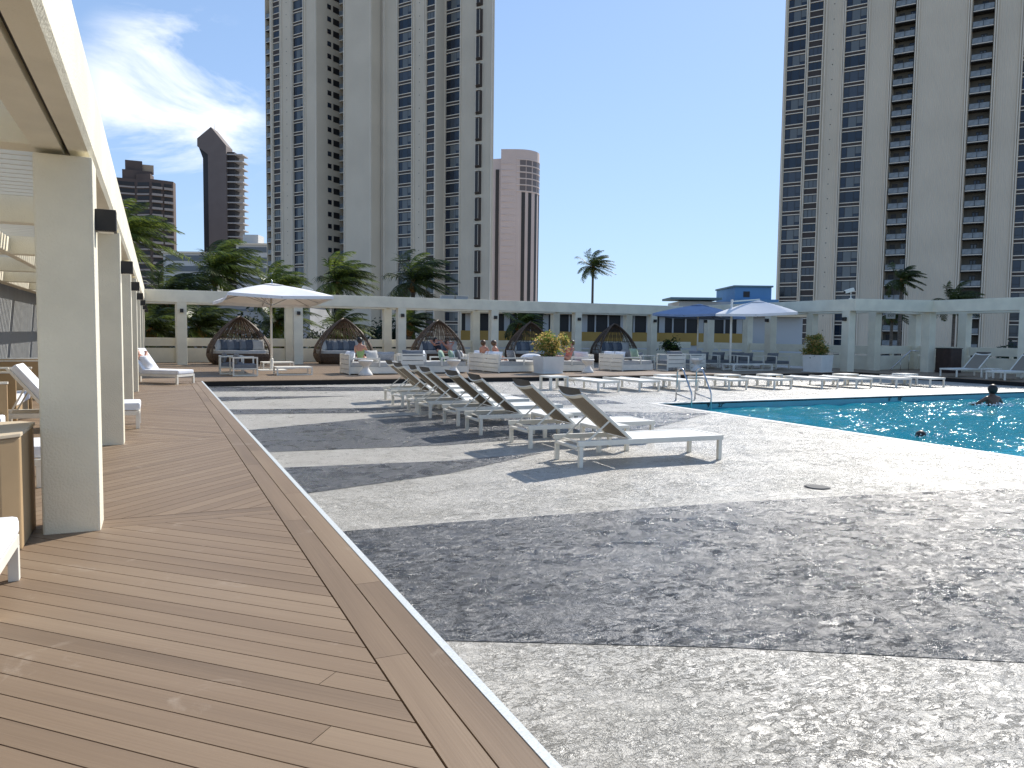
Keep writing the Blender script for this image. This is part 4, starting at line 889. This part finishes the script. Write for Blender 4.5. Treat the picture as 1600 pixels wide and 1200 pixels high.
g.build('facade_fins', tower_lt, t)
g = MB(); z = 3.
while z < 66: g.box(5.2, 5.38, -.03, -.002, z, z + .15); z += 2.75
g.build('vent_dots', win_frame, t)
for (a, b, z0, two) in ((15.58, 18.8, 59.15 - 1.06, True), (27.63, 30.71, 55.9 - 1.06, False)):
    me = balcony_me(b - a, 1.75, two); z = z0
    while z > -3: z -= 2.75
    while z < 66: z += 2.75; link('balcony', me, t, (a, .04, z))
# left tower
t = tower('pale beige apartment tower with blue grey windows left of centre', (50., 164.85),
          [('short', -27.52 - 7.97, -27.52 - 5.56, -5.41, 74.4), ('three', -27.52 - 1.25, -27.52 + 2.13, -5.41, 74.4), ('three', -1.88, 1.92, 0, 72.05), ('short', 5.98, 8.35, 0, 72.2), ('three_even', 8.83 - .01, 8.83 + 3.74, 3.04, 72.3)], -3, 84, 100)
g = MB(); FA = -27.52
def blk(a, b, y, wins, y1=12):
    """solid facade strip with window slots"""
    cur = a
    for (u0, u1) in wins:
        if u0 > cur: g.box(cur, u0, y, y1, -12, 110)
        g.box(u0, u1, y + .37, y1, -12, 110); cur = u1
    if cur < b: g.box(cur, b, y, y1, -12, 110)
blk(FA - 9.0, FA + 6.45, -5.41, [(FA - 7.97, FA - 5.56), (FA - 1.25, FA + 2.13)], 3)
blk(-15.0, -6.67, -3.16, [], 8)
blk(-6.52, 8.57, 0, [(-1.88, 1.92), (5.98, 8.35)], 8)
blk(8.5701, 20.9, 3.04, [(8.82, 12.57)], 3.6)
g.prism([(8.5701, 3.6001), (20.6, 3.6001), (17.6, 8), (8.5701, 8)], -12, 110)
g.box(-21.06, -15.01, 3.2, 8, -12, 110); g.prism([(-36.5, 8.001), (17.6, 8.001), (9, 20), (-36.5, 20)], -12, 110)
g.build('wall', MC, t)
g = MB()
for x in (FA - 8.3, FA - 5.3, FA - 4.9, FA - 1.7, FA - 1.4, FA + 2.35, FA + 2.9, FA + 6.3): g.box(x - .06, x + .06, -5.41 - .28, -5.411, -12, 110)
for x in (-14.8, -6.9): g.box(x - .06, x + .06, -3.16 - .25, -3.161, -12, 110)
for x in (-6.3, -5.8, -2.1, 2.15, 2.7, 5.4, 5.75, 8.45): g.box(x - .06, x + .06, -.28, -.001, -12, 110)
for x in (12.75, 20.8): g.box(x - .06, x + .06, 3.04 - .25, 3.039, -12, 110)
g.build('facade_fins', tower_lt, t)
g = MB(); z = 3.
while z < 84: g.box(FA - 3.4, FA - 3.22, -5.44, -5.412, z, z + .15); g.box(4.0, 4.18, -.03, -.002, z, z + .15); z += 2.75
g.build('vent_dots', win_frame, t)
me = balcony_me(1.35, 1.2); z = 74.4 - 2.0 - 27 * 2.75                     # open balconies at the left edge
for k in range(29): link('balcony', me, t, (FA - 10.4, -5.3, z)); z += 2.75
g = MB().box(FA - 10.42, FA - 9.01, -4.1, 8, -12, 110).box(FA - 10.55, FA - 10.42, -5.41, -3, -12, 110); g.build('side_wall', tower_c, t)
sw = MB().box(-.01, .06, 0, 1.15, 0, 1.05, 3).box(.03, .075, .08, 1.1, .05, .97, 4); sme = sw.mesh('small_window', MC)
sw = MB().box(-.01, .06, 0, 1.9, 0, 1.35, 3).box(.03, .075, .1, 1.8, .06, 1.28, 2); sme2 = sw.mesh('small_window', MC)
z = 6.4
while z < 84: link('small_window', sme, t, (FA + 6.45, -2.1, z)); link('small_window', sme2, t, (FA + 6.45, -.3, z - .2)); z += 2.75
me = MB().box(0, 5.9, -.05, 1.2, -.2, 0, 1).box(0, 5.9, 1.2, 1.25, 0, 2.5, 6).box(0, 5.9, 0, .05, 0, 1.0, 7).mesh('side_balcony', MC); z = 6.0
while z < 84: link('side_balcony', me, t, (-20.99, 1.6, z)); z += 2.75
ow = MB()
ow.add([(0, 0, 0), (.35, -.75, .35), (1.3, -.75, .35), (1.55, 0, 0), (0, 0, 4.75), (.35, -.75, 4.6), (1.3, -.75, 4.6), (1.55, 0, 4.75)], [(0, 3, 2, 1), (4, 5, 6, 7), (0, 1, 5, 4), (1, 2, 6, 5), (2, 3, 7, 6)], 3)
ow.box(.36, .44, -.79, -.751, .4, 4.6, 1).box(1.24, 1.3, -.79, -.751, .4, 4.6, 1).box(.44, 1.24, -.77, -.751, .55, 4.4, 2).box(.3, 1.4, -.82, -.02, 4.76, 4.85, 1)
ome = ow.mesh('bay_window', MC); z = 63.9
while z > 0: z -= 5.5
while z < 82: link('bay_window', ome, t, (8.83 + 7.95, 3.04, z)); z += 5.5
# pink rounded tower
t = thing('round_tower', 'pinkish concrete tower with rounded corner beside the left tower', 'tower', (139.5, 299, 0), R(-24.9))
zt = 78.; g = MB(); Rr = 9.5
arc = [(Rr * math.sin(a) * .95 + 1.0, -Rr * math.cos(a) + 2.5) for a in [R(-5 + 9.5 * k) for k in range(13)]]
poly = [(-6.2, -6.8), (.2, -7.05)] + arc[0:] + [(8, 10), (-6.2, 10)]
g.prism(poly, -12, zt); g.prism([(-12, -3.5), (-6.21, -5.2), (-6.21, 10), (-12, 10)], -12, zt - 3.5); g.build('wall', pink_c, t)
g = MB()
for a in (R(14), R(33), R(56), R(78)):
    x, y = Rr * math.sin(a) * .95 + 1.0, -Rr * math.cos(a) + 2.5; M = T((x, y, 0)) @ RZ(a); g.box(-.75, .75, -.12, .3, -12, zt - 17.5, 0, M)
g.build('window_strips', win_frame, t)
g = MB(); z = zt - 16.8
for k in range(5):
    for a in (R(12), R(30), R(50), R(72)):
        x, y = Rr * math.sin(a) * .95 + 1.0, -Rr * math.cos(a) + 2.5; M = T((x, y, z)) @ RZ(a); g.box(-1.2, 1.2, -.12, .3, 0, 2.0, 0, M)
    z += 2.6
g.build('corner_windows', mat('corner_glass', (.14, .115, .11), .4), t)
g = MB(); z = zt - 17.2
for k in range(6): g.prism([(x * 1.02, y * 1.02 - .1) for x, y in arc] + [(x * .9, y * .9) for x, y in arc[::-1]], z, z + .35); z += 2.6
g.build('balcony_bands', pink_t, t)
g = MB()
for k in range(30): g.box(-6.0, .2, -7.13, -6.9, zt - 6 - k * 2.6, zt - 5.9 - k * 2.6)
g.build('panel_joints', pink_t, t)
MB().box(-11.6, -10.2, -4.2, 0, -12, zt - 8).box(-8.4, -7.0, -5.2, 0, -12, zt - 8).build('dark_slots', win_frame, t)
# brown faceted tower
t = thing('brown_tower', 'dark brown high-rise with banded balconies at far left', 'tower', (-2.5, 332, 0), 0)
g = MB(); P = [(-16, 6), (-10.5, 1), (-3.2, 1), (1.8, -2), (6.0, -1), (9.8, 0), (10.8, 4), (10.8, 20), (-16, 20)]
g.prism(P, -12, 59.5); g.prism([(-8, 2), (2.5, 2), (2.5, 12), (-8, 12)], 59.5, 63); g.prism([(-3.2, 1.2), (1.8, -1.8), (3, 4), (-2, 5)], 59.5, 61.5); g.box(-7, -1, 4, 9, 63, 67); g.build('wall', brown_c, t)
MB().box(-1, 3, 5, 9, 63, 66).build('roof_house', mat('rust', (.45, .33, .22), .8), t)
g = MB(); z = -4
while z < 58:
    for i in range(5):
        a, b = Vector((*P[i], z)), Vector((*P[i + 1], z)); d = (b - a).normalized(); nrm = Vector((d.y, -d.x, 0))
        if i < 3: g.bar(a + d * .5 + nrm * .3, b - d * .5 + nrm * .3, .5, .55)
        else: g.bar(a + d * .3 + nrm * .6, b - d * .3 + nrm * .6, 1.1, .85)
    z += 2.62
g.build('balcony_bands', brown_l, t)
g = MB(); z = -2.7
while z < 58:
    for i in range(5):
        a, b = Vector((*P[i], z)), Vector((*P[i + 1], z)); d = (b - a).normalized(); nrm = Vector((d.y, -d.x, 0)); g.bar(a + d * .6 + nrm * .06, b - d * .6 + nrm * .06, .1, 1.3)
    z += 2.62
g.build('window_bands', win_frame, t)
# slanted slate tower
t = thing('slate_tower', 'slim dark tower with pointed roof and jutting balconies', 'tower', (23.5, 375, 0), R(-24.9))
prof = [(-4.6, -14), (-4.6, 77.5), (-5.6, 81), (-5.6, 87.5), (0.6, 92.5), (3.5, 88), (6.3, 84.5), (7.3, 84.5), (7.3, -14)]
def extr(prof, y0, y1):
    n = len(prof); g = MB(); g.add([(x, y0, z) for x, z in prof] + [(x, y1, z) for x, z in prof], [list(range(n)), list(range(n, 2 * n))[::-1]] + [(i, i + n, (i + 1) % n + n, (i + 1) % n) for i in range(n)]); return g
g = extr([(-.9, -14), (-.9, 80.5), (-5.6, 84.0), (-5.6, 87.5), (.6, 92.6), (7.3, 84.5), (7.3, -14)], 0, 8); g.build('wall', slate_c, t)
extr([(-3.6, -14), (-3.6, 79), (-5.4, 83.8), (-.9, 80.4), (-.9, -14)], 1.2, 8).build('recess', win_frame, t)
MB().box(7.3, 10.5, 1.5, 14, -14, 82).build('rear_wall', mat('slate_dark', (.04, .035, .035), .8), t)
g = MB(); z = 80.5
while z > -5: g.box(7.31, 14.5, .6, 8, z, z + .5); z -= 3.05
g.build('balcony_slabs', mat('slab_grey', (.42, .40, .39), .8), t)
MB().tube([(.6, 4, 92), (.6, 4, 95)], .08, 5).build('mast', black_metal, t)
# low white hotels
def block(name, label, loc, rz, W, D, z0, z1, wallm, floors, pent=None):
    t = thing(name, label, 'building', (*loc, 0), rz, 'low distant hotels'); MB().box(-W / 2, W / 2, 0, D, z0, z1).build('wall', wallm, t)
    g = MB(); h = (z1 - max(z0, -4)) / floors
    for k in range(floors): g.box(-W / 2 + .8, W / 2 - .8, -.1, .3, z1 - (k + 1) * h + .9, z1 - k * h - .7)
    g.build('window_bands', mat('far_glass', (.12, .14, .16), .4), t)
    MB().box(-W / 2 - .3, W / 2 + .3, -.6, D, z1, z1 + .5).build('roof', tower_lt, t)
    if pent: MB().box(*pent).build('penthouse', wallm, t)
block('hotel', 'low pale hotel between the brown and slate towers', (10, 271), R(-24.9), 16, 12, -12, 26.5, hotel_w, 9)
block('hotel', 'white stepped hotel just left of the beige tower', (31, 262), R(-24.9), 15, 12, -12, 29.5, hotel_w, 10, (-6, -1, 2, 8, 29.6, 33))
block('hotel', 'grey hotel seen between the palm trunks at far left', (5, 110), R(-24.9), 30, 12, -12, 5.2, mat('hotel_grey', (.33, .33, .33), .8, .1, .3), 5)
# ochre car park
t = thing('parking_building', 'low ochre and dark glass building behind the far pergola', 'building', (21.6, 56.1, 0), math.atan2(44.9 - 56.1, 45.8 - 21.6))
MB().box(0, 27, 0, .2, -12, .90).box(0, 27, .21, .25, .2, .9).build('lower_wall', hotel_w, t); MB().box(0, 22.5, -.08, -.001, .9, 1.86).build('parapet', ochre, t)
MB().box(0, 22.5, .9, 1.0, .9, 3.2).build('glass_band', win_frame, t); MB().box(0, 27, -.1, 8, 3.21, 3.52).build('roof', peach, t)
MB().box(0, 27, 1.01, 8, -12, 3.2).build('wall', hotel_w, t)
for k in range(22): MB().box(k * 1.02 + .3, k * 1.02 + (.42 if k % 3 else .75), .8, .899, .9, 3.2).build('mullion', hotel_w, t)
# blue building
t = thing('blue_building', 'bright blue stepped building beyond the pergola corner', 'building', (72, 88, 0), R(-24.9))
MB().box(3.0, 9, -2, 10, -12, 6.9).box(3.4, 8.6, 0, 10, 6.9, 8.7).build('wall', blue_wall, t); MB().box(-4.5, 3.0, 0, 8, -12, 6.6).build('side_wall', hotel_w, t)
MB().box(-6, 1.2, -1.5, 5, 6.8, 7.1).build('canopy', teal_roof, t); MB().box(3.2, 8.8, -.2, 10, 8.71, 8.95).build('roof', teal_roof, t); MB().box(4.6, 5.5, -.05, -.001, 7.3, 8.1).build('window', win_frame, t)
t = thing('blue_annex', 'blue wall seen through the right pergola bays under the parasols', 'building', (51.5, 55.5, 0), R(-24.9)); MB().box(-2.3, 3.0, 0, 3, -12, 3.3).build('wall', blue_wall, t); MB().box(.8, 2.2, -.05, -.001, 1.8, 2.6).build('window', win_frame, t)

# ------------------------------------------------------------------ people
def person(label, joints, bones, m_, loc=(0, 0, 0), rz=0, hair=None, hairm=hair_dark, shirt=None, shirtm=None, scale=1):
    """joints: name -> (x,y,z,radius); one continuous skinned body"""
    def skinned(js, bs, name, mt, parent=None, grow=0, root=None):
        me = bpy.data.meshes.new(name); bm = bmesh.new(); sk = bm.verts.layers.skin.verify(); V = {}
        for k, (x, y, z, r) in js.items():
            v = bm.verts.new((x, y, z)); v[sk].radius = (r + grow, r + grow); v[sk].use_root = (k == (root or list(js)[0])); V[k] = v
        for a, b in bs: bm.edges.new((V[a], V[b]))
        bm.to_mesh(me); bm.free(); me.materials.append(mt); o = link(name, me, parent)
        o.modifiers.new('Skin', 'SKIN').use_smooth_shade = True; sb = o.modifiers.new('Sub', 'SUBSURF'); sb.levels = 2; sb.render_levels = 2; return o
    o = skinned(joints, bones, 'person', m_); o.location = loc; o.rotation_euler[2] = rz; o.scale = (scale,) * 3; tag(o, label, 'person')
    if hair:
        c, r, sq = hair; g = MB(); g.lathe([(.02, -1.15 * r), (.55 * r, -.95 * r), (.85 * r, -.5 * r), (.93 * r, 0), (.82 * r, .5 * r), (.5 * r, .86 * r), (.02, 1.0 * r)], 16, 0, T(c) @ Matrix.Diagonal((1, sq, 1, 1))); g.build('hair', hairm, o)
    if shirt: js = {k: joints[k] for k in shirt[0]}; skinned(js, shirt[1], 'shirt', shirtm, o, .022)
    return o
def body(lean=0, arms='down', legs='sit', fingers=True):
    """facing +Y, pelvis at origin"""
    s, c = math.sin(lean), math.cos(lean)
    def up(z, y=0, x=0): return (x, -s * z + c * y, c * z + s * y)
    J = {}; B = []
    def j(n, p, r): J[n] = (*p, r)
    j('pelvis', (0, 0, 0), .14); j('waist', up(.18), .125); j('chest', up(.36, .01), .15); j('upper', up(.47), .12); j('neck', up(.56, .01), .055); j('jaw', up(.64, .035), .075); j('head', up(.72, .02), .098); j('crown', up(.79, .01), .07); j('nose', up(.685, .12), .018)
    B += [('pelvis', 'waist'), ('waist', 'chest'), ('chest', 'upper'), ('upper', 'neck'), ('neck', 'jaw'), ('jaw', 'head'), ('head', 'crown'), ('head', 'nose')]
    for sx, n in ((-1, 'l'), (1, 'r')):
        j('sh' + n, up(.47, 0, .18 * sx), .062); B.append(('upper', 'sh' + n))
        if arms == 'down': el, wr = up(.22, .06, .25 * sx), up(.08, .26, .16 * sx)
        elif arms == 'out': el, wr = up(.30, .10, .40 * sx), up(.26, .30, .52 * sx)
        elif arms == 'head': el, wr = up(.66, .08, .38 * sx), up(.72, -.05, .14 * sx)
        elif arms == 'read': el, wr = up(.22, .14, .24 * sx), up(.36, .36, .10 * sx)
        j('el' + n, el, .042); j('wr' + n, wr, .028); B += [('sh' + n, 'el' + n), ('el' + n, 'wr' + n)]
        d = (Vector(wr) - Vector(el)).normalized(); sd_ = d.orthogonal().normalized(); pm = Vector(wr) + d * .06; j('palm' + n, pm, .030); B.append(('wr' + n, 'palm' + n))
        if fingers:
            for k in range(4):
                e = pm + d * (.075 - .01 * abs(k - 1.4)) + sd_ * (k - 1.5) * .022; j(f'f{k}' + n, e, .009); B.append(('palm' + n, f'f{k}' + n))
            j('th' + n, pm + d * .02 + sd_ * -.055, .011); B.append(('palm' + n, 'th' + n))
        if legs:
            if legs == 'sit': kn, an, ft = (.13 * sx, .45, .02), (.13 * sx, .55, -.38), (.14 * sx, .70, -.42)
            else: kn, an, ft = (.12 * sx, .45, .10 if legs == 'bent' else .0), (.12 * sx, .88, -.02), (.13 * sx, .95, .08)
            j('hip' + n, (.11 * sx, .05, 0), .09); j('kn' + n, kn, .062); j('an' + n, an, .042); j('ft' + n, ft, .035); B += [('pelvis', 'hip' + n), ('hip' + n, 'kn' + n), ('kn' + n, 'an' + n), ('an' + n, 'ft' + n)]
    return J, B
TS = (['pelvis', 'waist', 'chest', 'upper', 'shl', 'shr'], [('pelvis', 'waist'), ('waist', 'chest'), ('chest', 'upper'), ('upper', 'shl'), ('upper', 'shr')])
def hd(J, dz=.02, dy=-.02): p = Vector(J['head'][:3]); return T(p + Vector((0, dy, dz))).to_translation()
J, B = body(0, 'out', None); person('swimmer seen from behind, chest deep at the right of the pool', J, B, skin_dark, (23.2, 15.05, -.72), R(-15), (hd(J, .0, -.01), .125, 1.1), hair_dark, scale=1.15)
J, B = body(R(12), 'read'); person('person in green top reading on the left slatted sofa', J, B, skin, (7.28, 29.75, .58), R(-30), (hd(J), .115, 1.1), hair_dark, TS, shirt_green, 1.0)
J, B = body(R(8), 'down'); person('sunbather with brown hair sitting left of her companion, back to camera', J, B, skin, (12.95, 30.75, .55), R(-60), (hd(J, 0, -.03), .125, 1.1), hair_brown, None, None, .95)
J, B = body(R(8), 'down'); person('sunbather in pink top and dark glasses sitting on the long sofa', J, B, skin, (13.25, 30.2, .55), R(-100), (hd(J, 0, -.03), .125, 1.1), hair_brown, TS, shirt_pink, .95)
J, B = body(R(35), 'head', 'lie'); person('person in black leaning back at the middle wicker pod, hand on head', J, B, skin, (13.3, 37.55, .66), R(-165), (hd(J), .12, 1.1), hair_dark, TS, shirt_black)
J, B = body(R(40), 'head', 'lie'); person('bare shouldered person reclining right of the one in black', J, B, skin, (14.0, 37.7, .60), R(-170), (hd(J), .12, 1.1), hair_brown)
J, B = body(R(20), 'read', 'bent'); person('person in red reclining on the sofa beside the left planter', J, B, skin, (16.6, 29.9, .56), R(100), (hd(J), .12, 1.1), hair_brown, TS, shirt_pink)
J, B = body(R(50), 'head', None); person('sunbather lying on the cushioned lounger at the end of the deck', J, B, skin, (-.12, 25.62, .45), R(-128), (hd(J), .12, 1.1), hair_brown, TS, towel)

J, B = body(R(-50), 'out', None); person('swimmer low in the water close to the near pool edge', J, B, skin_dark, (13.75, 10.4, -.83), R(-60), (hd(J, .0, -.01), .115, 1.1), hair_dark)
for (cx_, cy_, n_, lb_) in ((14.3, 10.5, 60, 'white splashes around the low swimmer near the pool edge'),):
    rnd = random.Random(9); g = MB()
    for k in range(n_):
        a = rnd.uniform(0, 6.3); r = rnd.uniform(.1, .5); q = rnd.uniform(.006, .02); g.lathe([(.001, -q), (q, 0), (q * .6, q * .6), (.001, q)], 6, 0, T((cx_ + r * 1.5 * math.cos(a), cy_ + r * math.sin(a) * .8, -.39 + rnd.uniform(0, .06))))
    tag(g.build('splash', mat('foam', (.85, .88, .9), .3)), lb_, 'splash', kind='stuff')
rnd = random.Random(4); g = MB()
for k in range(90):
    a = rnd.uniform(0, 6.3); r = rnd.uniform(.22, .75); x, y = 22.9 + r * 1.3 * math.cos(a), 14.9 + r * math.sin(a) * .7; q = rnd.uniform(.008, .03)
    g.lathe([(.001, -q), (q, 0), (q * .6, q * .6), (.001, q)], 6, 0, T((x, y, -.37 + rnd.uniform(0, .06))))
tag(g.build('splash', mat('foam', (.85, .88, .9), .3)), 'white splashes of water around the swimmer', 'splash', kind='stuff')
